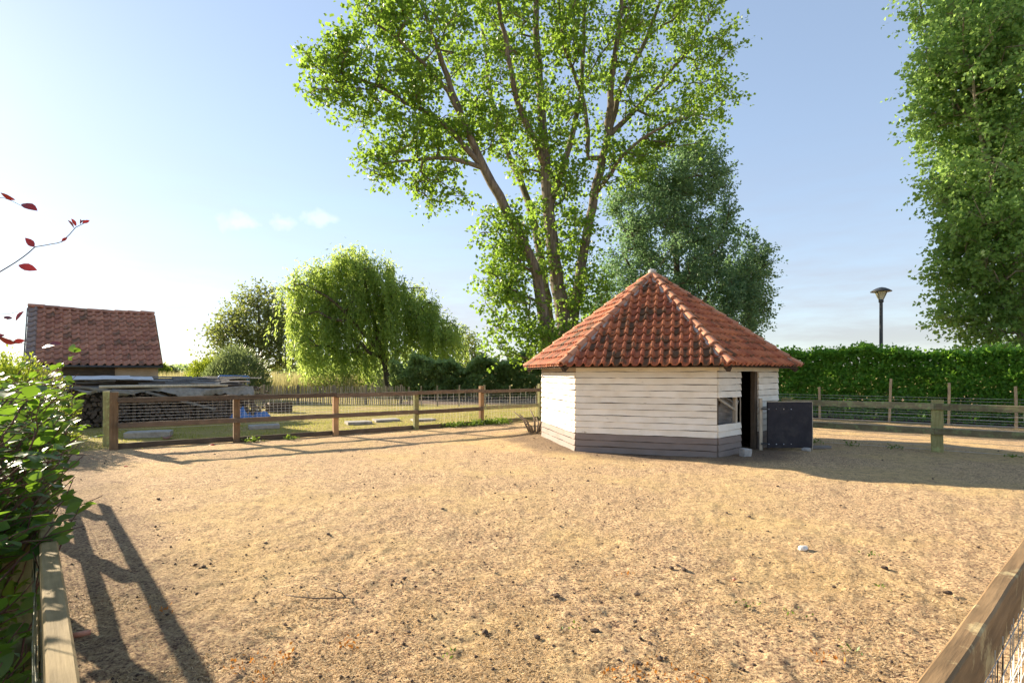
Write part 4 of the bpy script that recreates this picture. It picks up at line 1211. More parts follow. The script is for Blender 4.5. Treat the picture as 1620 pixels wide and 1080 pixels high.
for face in (1, 2, 0, 3, 4, 5):
    a, b = hc(face, RE, EH), hc(face + 1, RE, EH); ap = Vector((0, 0, AH))
    X = (b - a).normalized(); mid = (a + b) / 2; Y = (ap - mid).normalized(); Z = X.cross(Y)
    if Z.z < 0: Z = -Z
    Wd = (b - a).length
    ncol = int(round(Wd / TW)) + 1
    for row in range(14):
        y0 = row * TP - 0.03
        for col in range(-1, ncol + 1):
            x0 = col * TW + (Wd - ncol * TW) / 2 + .0
            # triangle: at height y the slope spans y/SL*Wd/2 .. Wd - y/SL*Wd/2
            hl = (y0 + .0) / SL * Wd / 2; hl2 = (y0 + TP + .06) / SL * Wd / 2
            if x0 + TW < hl + .02 or x0 > Wd - hl - .02: continue
            cut = (x0 < hl2 + .03) or (x0 + TW + .02 > Wd - hl2 - .03)
            k = (row * 7 + col * 3 + face) % 6
            vv = [a + X * (x0 + p_[0]) + Y * (y0 + p_[1]) + Z * (p_[2] + .012) for p_ in _tm[k][0]]
            ctr = sum(vv, Vector()) / len(vv)
            vis = face in (0, 1, 2)
            # screen size, roughly
            view = camv - ctr; area = max(0, Z.dot(view.normalized())) / view.length_squared if vis else 0
            cand.append((area, face, row, col, k, x0, y0, cut, a, X, Y, Z, vv))
cand.sort(key=lambda t: -t[0])
def clip_tile(vv, ff_, face):
    bm = bmesh.new()
    vs = [bm.verts.new(p_) for p_ in vv]
    for q_ in ff_:
        try: bm.faces.new([vs[i] for i in q_])
        except ValueError: pass
    for i in (face, face + 1):
        a_ = HA + i * math.pi / 3
        nrm = Vector((-math.sin(a_), math.cos(a_), 0)) * (1 if i == face else -1)    # points into this face's wedge
        bmesh.ops.bisect_plane(bm, geom=bm.verts[:] + bm.edges[:] + bm.faces[:], plane_co=nrm * -.012, plane_no=-nrm, clear_outer=True)
    bm.verts.index_update()
    v = [tuple(q_.co) for q_ in bm.verts]; f = [tuple(x_.index for x_ in q_.verts) for q_ in bm.faces]
    bm.free()
    return v, f
n_part = 0
for (area, face, row, col, k, x0, y0, cut, a, X, Y, Z, vv) in cand:
    if cut:
        v, f = clip_tile(vv, _tm[k][1], face)
        if len(f) < 3: continue
    else: v, f = vv, _tm[k][1]
    if n_part < 300 and area > 0:
        n_part += 1
        mw = Matrix(((X.x, Y.x, Z.x), (X.y, Y.y, Z.y), (X.z, Y.z, Z.z)))
        loc = a + X * x0 + Y * (y0 + random.uniform(-.008, .006)) + Z * (.012 + random.uniform(-.003, .005))
        mw = mw @ Matrix.Rotation(random.gauss(0, .012), 3, 'Z')
        if cut:
            inv = mw.transposed()
            link('tile', mesh('tile', [inv @ (Vector(p_) - loc) for p_ in v], f, M['tile'], True), hut_roof, loc, mw.to_quaternion())
        else: link('tile', tile_me[k], hut_roof, loc, mw.to_quaternion())
    else:
        o_ = len(rest_v); rest_v += [tuple(p_) for p_ in v]; rest_f += [tuple(i + o_ for i in q_) for q_ in f]
o = link('tile_field', mesh('tile_field', rest_v, rest_f, M['tile'], True), hut_roof); o['kind'] = 'stuff'
# hip tiles on mortar
def hip_tile(ln, r0, r1, th=.014, n=9, span=math.pi * .95):
    v = []; f = []
    for (x, rad) in ((0, r0), (ln * .12, r0 * .97), (ln, r1)):
        for i in range(n):
            an = (i / (n - 1) - .5) * span; v.append((x, rad * math.sin(an), rad * math.cos(an)))
    for i in range(n):
        an = (i / (n - 1) - .5) * span; v.append((0.004, (r0 - th) * math.sin(an), (r0 - th) * math.cos(an)))
    for j in range(2):
        for i in range(n - 1): f.append((j*n + i, j*n + i + 1, (j+1)*n + i + 1, (j+1)*n + i))
    for i in range(n - 1): f.append((3*n + i, 3*n + i + 1, i + 1, i))
    return [(p_[0], p_[1], p_[2]) for p_ in v], [tuple(reversed(q_)) for q_ in f]
hv_, hf_ = hip_tile(.40, .102, .078)
hip_me = mesh('hip_tile', hv_, hf_, M['hip_tile'], True)
HL = math.hypot(RE, AH - EH)
for i in range(6):
    lo = hc(i, RE + .015, EH + .0); hi = Vector((0, 0, AH + .0)); d = (hi - lo).normalized()
    rot = d.to_track_quat('X', 'Z')
    nt_ = 12
    for k in range(nt_):
        p_ = lo + d * (k * (HL - .05) / nt_) + Vector((0, 0, .012 + random.uniform(-.006, .006)))
        link('hip_tile', hip_me, hut_roof, p_, rot @ Quaternion((1, 0, 0), random.uniform(-.09, .09)) @ Quaternion((0, 1, 0), random.uniform(.02, .05)))
    r_ = random.Random(i)
    pts = [lo + d * (.14 + (HL - .24) * (t / 24)) for t in range(25)]
    mb = MB(); v = []; f = []
    side = Vector((-lo.y, lo.x, 0)).normalized()
    for t, p_ in enumerate(pts):
        w1 = .115 + r_.uniform(-.018, .018); w2 = .115 + r_.uniform(-.018, .018)
        v += [p_ + side * w1 + Vector((0, 0, -.065)), p_ + side * w1 * .85 + Vector((0, 0, .022)), p_ - side * w2 * .85 + Vector((0, 0, .022)), p_ - side * w2 + Vector((0, 0, -.065))]
    for t in range(24):
        for q_ in range(3): f.append((t*4 + q_, t*4 + q_ + 1, (t+1)*4 + q_ + 1, (t+1)*4 + q_))
    f.append((3, 2, 1, 0))
    link('hip_mortar', mesh('hip_mortar', v, f, M['mortar']), hut_roof)
bm = bmesh.new(); bmesh.ops.create_icosphere(bm, subdivisions=2, radius=.10)
for v_ in bm.verts: v_.co.z *= .75; v_.co += Vector((random.uniform(-.012, .012), random.uniform(-.012, .012), random.uniform(-.01, .01)))
me = bpy.data.meshes.new('apex_cap'); bm.to_mesh(me); bm.free(); me.materials.append(M['mortar']); link('apex_cap', me, hut_roof, (0, 0, AH + .06))
# open stable door, swung out to the right
dr = empty('stable_door', (5.26 - HX, 10.98 - HY, 0), R(1.5), hut)
dr['label'] = 'dark painted lower half of the stable door, standing open'
link('door_leaf', mesh('door_leaf', *plank_data(.93, .035, .94, 6, .004, .003, 5), M['door_paint']), dr, (.47, 0, .53))
link('door_edge', mesh('door_edge', *plank_data(.93, .037, .02, 6, .003, .002, 6), M['pale_post']), dr, (.47, 0.002, 1.012))
link('door_edge', post_mesh(.94, .02, .039, M['pale_post'], 3), dr, (.945, .003, .06))
link('door_stile', post_mesh(1.06, .07, .03, M['pale_post'], 4), dr, (-.10, .06, .02))
for zz in (.86, .14):
    for k in range(4):
        v, f = tube([(.03 + k * .155, -.018, zz + random.uniform(-.008, .008)), (.03 + k * .155, -.026, zz)], [.011, .009], 7)
        link('bolt', mesh('bolt', v, f, M['bolt']), dr)
beam('hinge_strap', dr, (-.12, .0, .86), (.04, -.01, .86), .012, .04, M['dark_metal'], 2)
beam('hinge_strap', dr, (-.12, .0, .14), (.04, -.01, .14), .012, .04, M['dark_metal'], 2)

# ------------------------------------------------------------------ small shed on the left
U = np.array([.766, .643]); NV = np.array([.643, -.766])
shed = empty('brick_red_roof_shed', (-13.47, 20.0, 0), math.atan2(U[1], U[0]))
shed.name = 'tiled_shed'
tag(shed, 'small tan shed with an old red tiled roof on the left', 'shed')
# local: x along the ridge (-3.48 .. 0), y away from the camera (-2.2 is the near eave)
SHR, SHE, SX, SY = 3.80, 1.88, 3.48, 2.2
link('wall', mesh('wall', *plank_data(SX - .1, .2, 2.0, 3, .004, 0, 1), M['plaster']), shed, (-SX / 2 - .02, -SY + .36, .98))
for x in (-.13, -SX + .13):
    v = [(0, -SY + .47, 0), (0, SY - .47, 0), (0, SY - .47, 2.15), (0, 0, SHR - .08), (0, -SY + .47, 2.15)]
    v2 = [(p_[0] - .2 if x > -1 else p_[0] + .2, p_[1], p_[2]) for p_ in v]
    f = [(0, 1, 2, 3, 4), (9, 8, 7, 6, 5)] + [(i, i + 5, (i + 1) % 5 + 5, (i + 1) % 5) for i in range(5)]
    link('gable_wall', mesh('gable_wall', v + v2, f, M['plaster']), shed, (x + (.03 if x > -1 else -.03), 0, 0))
link('wall', mesh('wall', *plank_data(SX - .5, .2, 2.0, 3, .004, 0, 2), M['plaster']), shed, (-SX / 2, SY - .36, .98))
link('dark_opening', mesh('dark_opening', *plank_data(1.35, .05, .34, 3, .004, .002, 3), M['dark_wood']), shed, (-1.95, -SY + .25, 1.68))  # dark slab stands in for the wall opening, its shade put into the colour
link('gutter', mesh('gutter', *tube([(-SX - .02, -SY - .03, SHE - .06), (.02, -SY - .03, SHE - .07)], .045, 9), M['dark_metal'], True), shed)
slopes = {}
for s in (-1, 1):
    a = Vector((-SX, 0, SHR - .04)); b = Vector((0, 0, SHR - .04)); c_ = Vector((0, s * SY, SHE - .04)); d_ = Vector((-SX, s * SY, SHE - .04)); dn = Vector((0, 0, -.04))
    pts = [a, b, c_, d_]; slopes[s] = link('roof', mesh('roof', pts + [p_ + dn for p_ in pts], [(0, 1, 2, 3), (7, 6, 5, 4), (0, 4, 5, 1), (1, 5, 6, 2), (2, 6, 7, 3), (3, 7, 4, 0)], M['dark_wood']), shed)
SSL = math.hypot(SY, SHR - SHE); NC, NR = 16, 11
stw, stp = SX / NC, SSL / NR
st = [pan_tile(stw + .02, stp + .06, .065, .042, seed=30 + k) for k in range(5)]
st_me = [mesh('tile', v, f, M['old_tile'], True) for v, f in st]; sg_me = [mesh('tile', v, f, M['grey_tile'], True) for v, f in st]
X = Vector((1, 0, 0)); Y = Vector((0, SY, SHR - SHE)).normalized(); Z = X.cross(Y)
mw = Matrix(((X.x, Y.x, Z.x), (X.y, Y.y, Z.y), (X.z, Y.z, Z.z))).to_quaternion()
for row in range(NR):
    for col in range(NC):
        sagz = -.05 * math.sin(math.pi * (col + .5) / NC)
        loc = Vector((-SX, -SY - .02, SHE)) + X * (col * stw) + Y * (row * stp - .02) + Vector((0, 0, sagz * .6))
        link('tile', (sg_me if col == 0 else st_me)[(row * 3 + col * 2) % 5], slopes[-1], loc, mw)
rest = MB()
Yb = Vector((0, -SY, SHR - SHE)).normalized(); Xb = Vector((-1, 0, 0)); Zb = Xb.cross(Yb)
for row in range(NR):
    for col in range(NC):
        v, f = st[(row + col) % 5]; o0 = Vector((0, SY + .02, SHE)) + Xb * (col * stw) + Yb * (row * stp - .02)
        rest.add([o0 + Xb * p_[0] + Yb * p_[1] + Zb * p_[2] for p_ in v], f)
o = link('tile_field', rest.me('tile_field', M['old_tile'], True), slopes[1]); o['kind'] = 'stuff'
rv, rf_ = hip_tile(SX / 9 + .05, .115, .10, n=9)
rid_me = mesh('ridge_tile', rv, rf_, M['old_tile'], True)
for k in range(9):
    link('ridge_tile', rid_me, slopes[-1], (-SX + k * SX / 9 - .02, 0, SHR - .01 - .05 * math.sin(math.pi * (k + .5) / 9) + .03), (random.uniform(-.05, .05), random.uniform(-.03, .03), 0))
# barge boards
beam('barge_board', shed, (.03, -SY, SHE - .07), (.03, 0, SHR - .07), .03, .12, M['dark_wood'], 4)
beam('barge_board', shed, (-SX - .03, -SY, SHE - .07), (-SX - .03, 0, SHR - .07), .03, .12, M['grey_plank'], 4)
# E3

# ------------------------------------------------------------------ wood store left of the paddock
PD = np.array([.745, .667]); p0 = np.array([-12.75, 14.95])
prz = math.atan2(PD[1], PD[0]); PQ = Matrix.Rotation(prz, 3, 'Z')
def pl(x, y, z=0.0):
    q = PQ @ Vector((x, y, z)); return Vector((p0[0] + q.x, p0[1] + q.y, z))
ws = empty('wood_store', pl(0, 0), prz)
tag(ws, 'low lean-to of dark posts and old bearers over the firewood', 'shelter')
for x in (0.05, 1.75, 3.45, 5.1):
    post(ws, x, 0, 1.08, .09, .09, M['dark_wood_z'], 0, int(x), 'post'); post(ws, x, 1.45, 1.30, .09, .09, M['dark_wood_z'], 0, int(x) + 9, 'post')
beam('bearer', ws, (-.1, 0, 1.11), (5.25, 0, 1.11), .07, .08, M['dark_wood'], 8); beam('bearer', ws, (-.1, 1.45, 1.33), (5.25, 1.45, 1.33), .07, .08, M['dark_wood'], 8)
v = [(-.1, 1.56, 0), (5.2, 1.56, 0), (5.2, 1.56, 1.25), (-.1, 1.56, 1.25), (-.1, 1.53, 0), (5.2, 1.53, 0), (5.2, 1.53, 1.25), (-.1, 1.53, 1.25)]
link('back_boarding', mesh('back_boarding', v, [(0, 1, 2, 3), (7, 6, 5, 4), (0, 4, 5, 1), (1, 5, 6, 2), (2, 6, 7, 3), (3, 7, 4, 0)], M['dark_wood']), ws)
# firewood: every log is a thing
lr = random.Random(3)
log_me = []
for k in range(7):
    n = lr.choice([5, 6, 7]); rad = [lr.uniform(.055, .082) for _ in range(n)]
    an = [2 * math.pi * i / n + lr.uniform(-.2, .2) for i in range(n)]
    L = .46; v = []; f = []
    for y in (0, L):
        for i in range(n): v.append((rad[i] * math.cos(an[i]), y + lr.uniform(-.02, .02), rad[i] * math.sin(an[i])))
    for i in range(n): f.append((i, (i+1) % n, n + (i+1) % n, n + i))
    f.append(tuple(range(n))[::-1]); f.append(tuple(range(n, 2*n)))
    me = mesh('log', v, [tuple(reversed(q)) for q in f], M['bark_log']); me.materials.append(M['log_end'])
    me.polygons[n].material_index = 1; me.polygons[n + 1].material_index = 1
    log_me.append(me)
zr = 0.075; row = 0
while zr < 0.98:
    x = .16 + (.07 if row % 2 else 0)
    while x < 5.0:
        if not any(abs(x - q) < .10 for q in (1.75, 3.45)):
            o = link('firewood_log', log_me[lr.randrange(7)], None, pl(x + lr.uniform(-.03, .03), .06 + lr.uniform(-.05, .07), zr + lr.uniform(-.03, .03)), (lr.uniform(-.05, .05), lr.uniform(0, 6.28), prz + lr.uniform(-.08, .08)))
            k_ = lr.uniform(.72, 1.28); o.scale = (k_, 1, k_ * lr.uniform(.8, 1.15))
            tag(o, 'split firewood log stacked under the old planks left of the paddock', 'log', 'firewood logs stacked in the wood store')
        x += .145
    zr += .122; row += 1
# old planks, sheets and poles lying on top: each its own thing
def lay(name, label, cat, x0, y0, x1, y1, w, h, m, zo=0.0, roll=0.0, group=None, tz=0.0):
    def zz(y): return 1.155 + .15 * y + zo
    a = pl(x0, y0, zz(y0)); b = pl(x1, y1, zz(y1) + tz); d = b - a
    rot = d.to_track_quat('X', 'Z') @ Quaternion((1, 0, 0), roll + .14)
    o = link(name, mesh(name, *plank_data(d.length, w, h, 9, .004, .006, int(x0 * 50) + int(y0 * 90)), M[m]), None, (a + b) / 2, rot)
    tag(o, label, cat, group); return o
G_ = 'old boards heaped on the wood store'
lay('old_board', 'long grey board along the front edge of the wood store roof', 'board', .0, -.06, 4.0, -.02, .20, .03, 'grey_plank', .03, group=G_)
lay('old_board', 'dark board behind the front board on the wood store', 'board', .4, .22, 4.9, .20, .22, .03, 'dark_wood', .03, group=G_)
lay('old_board', 'pale narrow board in the middle of the wood store roof', 'board', 1.9, .36, 4.8, .40, .16, .025, 'grey_plank', .075, group=G_)
lay('old_board', 'short pale board on top of the wood store right of the metal sheets', 'board', 2.7, .62, 4.2, .60, .20, .025, 'grey_plank', .10, group=G_)
lay('old_board', 'long dark board lying across the wood store beneath the pale ones', 'board', .1, .60, 5.2, .66, .26, .03, 'dark_wood', .045, group=G_)
lay('old_board', 'broad grey board at the back of the wood store', 'board', .2, 1.0, 4.6, .98, .28, .03, 'grey_plank', .05, group=G_)
lay('old_board', 'rearmost weathered board on the wood store', 'board', .6, 1.32, 4.9, 1.34, .22, .03, 'grey_plank', .05, group=G_)
lay('old_board', 'skewed grey lath reaching past the right end of the wood store', 'board', 2.9, 1.05, 5.6, .75, .10, .03, 'grey_plank', .12, group=G_, tz=.03)
lay('old_board', 'slim dark lath lying skew over the left boards', 'board', .3, .75, 2.6, .30, .09, .03, 'dark_wood', .12, group=G_)
lay('old_board', 'short whitish board near the right end of the front edge', 'board', 3.0, .06, 4.1, .08, .14, .02, 'pale_post', .085, group=G_)
jr = random.Random(21)
for k in range(16):
    xa = jr.uniform(-.1, 4.0); ya = jr.uniform(-.05, 1.35); ln = jr.uniform(.5, 1.9)
    lay('old_board', 'loose weathered board in the jumble on top of the wood store', 'board', xa, ya, xa + ln, ya + jr.uniform(-.25, .25), jr.uniform(.06, .18), jr.uniform(.018, .035), jr.choice(['grey_plank', 'grey_plank', 'dark_wood', 'pale_post']), jr.uniform(.09, .19), jr.uniform(-.15, .15), 'loose boards in the jumble', jr.uniform(-.04, .06))
lay('metal_sheet', 'large pale metal sheet on the left of the wood store', 'sheet', .15, .55, 1.75, .62, .70, .012, 'sheet_metal', .22)
lay('metal_sheet', 'smaller pale metal sheet overlapping the larger one', 'sheet', 1.45, .60, 2.30, .55, .62, .012, 'sheet_metal', .20)
v, f = tube([pl(.9, -.13, 1.20), pl(2.6, -.12, 1.205), pl(4.3, -.10, 1.19)], [.045, .048, .04], 9)
o = link('wooden_pole', mesh('wooden_pole', v, f, M['pale_post'], True)); tag(o, 'long pale round pole along the front of the wood store', 'pole')
v, f = plank_data(2.0, .03, .07, 6, .004, .005, 8)
a, b = pl(2.1, -.12, 1.0), pl(3.85, -.16, .45)
o = link('leaning_lath', mesh('leaning_lath', v, f, M['grey_plank']), None, (a + b) / 2, (b - a).to_track_quat('X', 'Z')); tag(o, 'pale lath leaning diagonally across the front of the log stack', 'lath')
a, b = pl(.35, -.12, 1.22), pl(1.75, -.2, .98)
o = link('leaning_lath', mesh('leaning_lath', *plank_data((b - a).length, .03, .07, 6, .004, .005, 9), M['grey_plank']), None, (a + b) / 2, (b - a).to_track_quat('X', 'Z')); tag(o, 'short lath sloping down at the left end of the wood store', 'lath')
# sagging grey sheet hanging from the front edge
def hanging_sheet(name, label, x0, x1, ztop, drop, seed, mat='tarp'):
    r = random.Random(seed); nx, nz = 44, 7; v = []; f = []
    for i in range(nx + 1):
        t = i / nx; x = x0 + (x1 - x0) * t
        dr_ = drop * (.55 + .45 * math.sin(t * 9 + seed) * math.sin(t * 4.3)) * (.8 + .4 * r.random())
        for k in range(nz + 1):
            u = k / nz
            v.append(tuple(pl(x + r.uniform(-.01, .01), -.13 - .05 * math.sin(t * 30 + seed) * u - .03 * math.sin(t * 11 + u * 3), ztop - dr_ * u - .03 * math.sin(t * 12))))
    for i in range(nx):
        for k in range(nz): f.append((i*(nz+1) + k, (i+1)*(nz+1) + k, (i+1)*(nz+1) + k + 1, i*(nz+1) + k + 1))
    me = mesh(name, v, f, M[mat], True); o = link(name, me); sm = o.modifiers.new('thickness', 'SOLIDIFY'); sm.thickness = .004
    tag(o, label, 'tarpaulin')
hanging_sheet('ragged_tarpaulin', 'ragged grey sheet hanging along the front of the log stack', 1.2, 5.1, 1.13, .36, 3)
hanging_sheet('ragged_tarpaulin', 'short torn grey sheet at the left end of the wood store', -.1, 1.1, 1.12, .16, 8)
# heap of crooked branches at the right end, blue plastic, tube frame
bp = empty('branch_heap', pl(5.25, .45)); tag(bp, 'heap of crooked dead branches at the right end of the wood store', 'branches')
br = random.Random(12)
for k in range(26):
    s = Vector((br.uniform(-.5, .6), br.uniform(-.4, .5), br.uniform(.1, 1.15))); d = Vector((br.uniform(-.7, .7), br.uniform(-.5, .5), br.uniform(-.15, .25)))
    pts = [s + d * t + Vector((br.uniform(-.06, .06), br.uniform(-.06, .06), br.uniform(-.05, .06))) for t in (-.6, -.2, .2, .6)]
    for p_ in pts: p_.z = max(p_.z, .03)
    v, f = tube(pts, [.035, .03, .024, .012], 6); link('branch', mesh('branch', v, f, M['bark_log'], True), bp)
fr = empty('tube_frame', pl(5.0, .9), prz); tag(fr, 'thin blue tubular frame standing on the wood store', 'frame')
pts = [(-.75, 0, 1.25), (-.75, 0, 1.48), (-.70, 0, 1.52), (.2, 0, 1.50), (.24, 0, 1.46), (.24, 0, 1.2)]
link('tube', mesh('tube', *tube(pts, .016, 7), M['blue_plastic'], True), fr)
link('tube', mesh('tube', *tube([(q[0] + .05, q[1] + .4, q[2] - .03) for q in pts], .016, 7), M['blue_plastic'], True), fr)
def crumple(name, label, loc, sx, sy, h, m, seed, cat):
    n = 22; r = np.random.default_rng(seed)
    gx, gy = np.meshgrid(np.linspace(-1, 1, n), np.linspace(-1, 1, n), indexing='ij')
    z = fbm(gx * 2.2 + 20, gy * 2.2 + 20, seed, 4); rad = np.clip(1.15 - np.hypot(gx, gy), 0, 1)
    z = np.clip(z * rad ** .5 * h * 1.6, .012, None)
    w = 1 + .25 * (fbm(gx * 1.5 + 3, gy * 1.5 + 7, seed + 2, 3) - .5)
    v = np.stack([gx * sx * w, gy * sy * w, z], -1).reshape(-1, 3)
    i = np.arange(n - 1)[:, None] * n + np.arange(n - 1)[None]
    f = np.stack([i, i + n, i + n + 1, i + 1], -1).reshape(-1, 4)
    o = link(name, mesh_np(name, v, f, m, True), None, loc); sm = o.modifiers.new('thickness', 'SOLIDIFY'); sm.thickness = .006
    tag(o, label, cat); return o
crumple('blue_tarpaulin', 'crumpled blue tarpaulin on the grass beside the wood store', (-8.85, 18.5, .0), .42, .3, .30, M['blue_plastic'], 5, 'tarpaulin')
crumple('blue_tarpaulin', 'smaller blue plastic sheet in front of the branch heap', (-9.2, 18.0, .0), .28, .3, .5, M['blue_plastic'], 6, 'tarpaulin')
# planter crate on the lawn
cr = empty('wooden_crate', (-9.5, 21.7, 0), .1); tag(cr, 'dark slatted wooden crate on the grass by the paling fence', 'crate')
for k in range(3):
    for y in (-.25, .25): beam('slat', cr, (-.45, y, .08 + k * .13), (.45, y, .08 + k * .13), .025, .11, M['dark_wood'], 3, var=k)
    for x in (-.45, .45): beam('slat', cr, (x, -.235, .08 + k * .13), (x, .235, .08 + k * .13), .025, .11, M['dark_wood'], 3, var=k)
for x in (-.42, .42):
    for y in (-.22, .22): post(cr, x, y, .42, .04, .04, M['dark_wood_z'], 0, 0, 'corner_post')

# concrete slabs on the grass
for (x, y, rz, lb, sx, sy, h) in [(-9.1, 13.35, .45, 'thick grey concrete slab on the grass behind the left corner post', .95, .62, .15), (-7.2, 15.45, .5, 'grey slab on the grass behind the second fence post', .80, .6, .11),
        (-4.85, 16.8, .5, 'grey slab on the grass right of the orange fence post', .75, .55, .09), (-4.2, 17.75, .5, 'flat slab further back, just behind the other middle slab', .8, .55, .08), (-3.0, 18.0, .45, 'thin slab on the grass right of the greenish fence post', .75, .5, .06)]:
    o = link('concrete_slab', mesh('concrete_slab', *plank_data(sx, sy, h, 4, .012, .004, int(x * 10)), M['concrete']), None, (x, y, h / 2 - .005), (random.uniform(-.02, .02), random.uniform(-.02, .02), rz))
    tag(o, lb, 'slab', 'concrete slabs on the grass')
# broken tiles by the first slab
o = link('broken_tile', mesh('broken_tile', *pan_tile(.22, .3, .045, .02, seed=4), M['old_tile'], True), None, (-8.35, 12.75, .03), (.1, .05, .7)); tag(o, 'broken red roof tile lying beside the nearest concrete slab', 'tile')

# street lamp
lp = empty('street_lamp', (13.87, 20.0, 0)); tag(lp, 'black street lamp with a wide hat shade behind the right hedge', 'street lamp')
def lathe(prof, n=20):
    v = []; f = []
    for (rad, z) in prof:
        for k in range(n): v.append((rad * math.cos(2 * math.pi * k / n), rad * math.sin(2 * math.pi * k / n), z))
    for i in range(len(prof) - 1):
        for k in range(n): f.append((i*n + k, i*n + (k+1) % n, (i+1)*n + (k+1) % n, (i+1)*n + k))
    return v, f
link('pole', mesh('pole', *lathe([(.10, 0), (.10, .8), (.075, .85), (.062, 1.6), (.055, 4.26)]), M['dark_metal'], True), lp)
link('collar', mesh('collar', *lathe([(.0, 4.24), (.075, 4.25), (.085, 4.30), (.075, 4.36), (.0, 4.37)]), M['dark_metal'], True), lp)
m, nt, out = new_mat('lamp_glass')
g_ = N(nt, 'ShaderNodeBsdfPrincipled', Roughness=.25); g_.inputs['Base Color'].default_value = (.78, .72, .50, 1); g_.inputs['Transmission Weight'].default_value = .35
nt.links.new(g_.outputs[0], out.inputs['Surface']); M['lamp_glass'] = m
link('lantern_glass', mesh('lantern_glass', *lathe([(.085, 4.36), (.13, 4.46), (.205, 4.64), (.215, 4.66)]), M['lamp_glass'], True), lp)
link('hat', mesh('hat', *lathe([(.20, 4.65), (.345, 4.65), (.345, 4.67), (.26, 4.73), (.15, 4.79), (.05, 4.82), (.0, 4.825)]), M['dark_metal'], True), lp)
for k in range(4):
    a = k * math.pi / 2 + .4
    link('strut', mesh('strut', *tube([(.09 * math.cos(a), .09 * math.sin(a), 4.36), (.222 * math.cos(a), .222 * math.sin(a), 4.66)], .010, 5), M['dark_metal']), lp)

# stones and bits on the ground
def pebble(name, label, loc, s, m, seed, cat, group=None):
    bm = bmesh.new(); bmesh.ops.create_icosphere(bm, subdivisions=2, radius=1.0)
    r = random.Random(seed); ph = [r.uniform(0, 6) for _ in range(6)]
    for v_ in bm.verts:
        c = v_.co; k = 1 + .18 * math.sin(3 * c.x + ph[0]) * math.cos(2.6 * c.y + ph[1]) + .14 * math.sin(4 * c.z + ph[2] + 2 * c.x) + r.uniform(-.06, .06)
        v_.co = Vector((c.x * s[0], c.y * s[1], c.z * s[2])) * k
    me = bpy.data.meshes.new(name); bm.to_mesh(me); bm.free(); me.materials.append(m)
    o = link(name, me, None, (loc[0], loc[1], s[2] * .6 + (loc[2] if len(loc) > 2 else 0)), (0, 0, r.uniform(0, 6))); tag(o, label, cat, group); return o
o = link('concrete_block', mesh('concrete_block', *plank_data(.16, .15, .17, 2, .015, .008, 4), M['stone']), None, (4.47, 10.20, .075), (.05, .04, .3)); tag(o, 'pale concrete block on the ground at the foot of the door opening', 'block')
pebble('stone', 'pale stone lying under the right end of the open door', (6.02, 10.88), (.09, .07, .055), M['stone'], 2, 'stone')
pebble('stone', 'white lump lying alone on the straw in the right half of the paddock', (2.64, 4.83), (.042, .036, .026), M['white_stone'], 3, 'stone')
o = link('dark_plank', mesh('dark_plank', *plank_data(.42, .12, .05, 3, .004, .003, 2), M['grey_plank']), None, (6.55, 11.3, .035), (0, 0, .15)); tag(o, 'short grey plank on the ground right of the open door', 'plank')
pebble('red_scrap', 'small red scrap on the ground by the first rail of the far fence', (-6.62, 11.75), (.06, .03, .02), M['red_plastic'], 5, 'scrap')
pebble('red_scrap', 'small red scrap in the shade at the far left of the paddock', (-6.6, 9.1), (.03, .02, .012), M['red_plastic'], 6, 'scrap')
o = link('clay_pipe', mesh('clay_pipe', *tube([(-2.64, 3.18, .03), (-2.56, 3.235, .028)], [.016, .016], 9), M['pipe'], True)); tag(o, 'short piece of pink clay pipe beside the left rail', 'pipe')
pebble('tile_shard', 'small brick red shard on the straw right of the middle', (1.72, 4.12), (.022, .016, .012), M['pipe'], 8, 'shard')
# dropped twig
tw = empty('dead_twig', (-1.16, 3.72, .02)); tag(tw, 'forked dry twig lying on the straw near the middle', 'twig')
for pts, rad in (([(0, 0, .012), (-.2, -.015, .014), (-.36, .0, .02), (-.45, .05, .015)], [.005, .005, .004, .002]), ([(0, 0, .012), (-.08, .10, .03), (-.12, .2, .035)], [.005, .004, .002]), ([(-.05, .06, .02), (-.17, .13, .025), (-.24, .2, .02)], [.004, .003, .0015]), ([(0, 0, .012), (.03, -.005, .012)], [.005, .003]), ([(-.25, -.01, .012), (-.3, .06, .03)], [.003, .0015])):
    link('stick', mesh('stick', *tube(pts, rad, 5), M['bark_log'], True), tw)
# droppings and clods: the larger ones each by itself, crumbs as one mass
cl_me = []
for k in range(5):
    bm = bmesh.new(); bmesh.ops.create_icosphere(bm, subdivisions=1, radius=1.0); r = random.Random(k)
    for v_ in bm.verts: v_.co *= r.uniform(.7, 1.2); v_.co.z *= .7
    me = bpy.data.meshes.new('clod'); bm.to_mesh(me); bm.free(); me.materials.append(M['clod']); cl_me.append(me)
big = [(640, 916), (881, 944), (647, 1001), (768, 1002), (1043, 1044), (1010, 1050), (1062, 900), (1072, 895), (1082, 902), (1547, 866), (308, 895), (322, 898), (520, 846), (576, 796), (1008, 942), (1150, 812), (1185, 818), (930, 762), (700, 806), (1330, 800), (1440, 790), (1215, 842), (590, 772), (1005, 985), (850, 1010), (420, 860), (1320, 930), (1400, 900), (1250, 1000), (1500, 940), (1180, 960), (940, 1000), (250, 790), (1230, 770)]
cr_ = random.Random(9)
for (px, py) in big:
    d = FPX * CAMH / (py - HOR); s = cr_.uniform(.014, .026)
    o = link('clod', cl_me[cr_.randrange(5)], None, ((px - CX) / FPX * d, d, s * .5), (0, 0, cr_.uniform(0, 6))); o.scale = (s * cr_.uniform(1, 1.5), s, s)
    tag(o, 'small dark clod lying on the straw of the paddock', 'clod', 'dark clods on the paddock')
pp = scatter(3600, 2.2, 15, 91); cc = ground_cover(pp[:, 0], pp[:, 1]); dh = np.hypot(pp[:, 0] - HX, pp[:, 1] - HY); pp = pp[(cc < .4) & (dh > 2.8)]
V = []; F = []
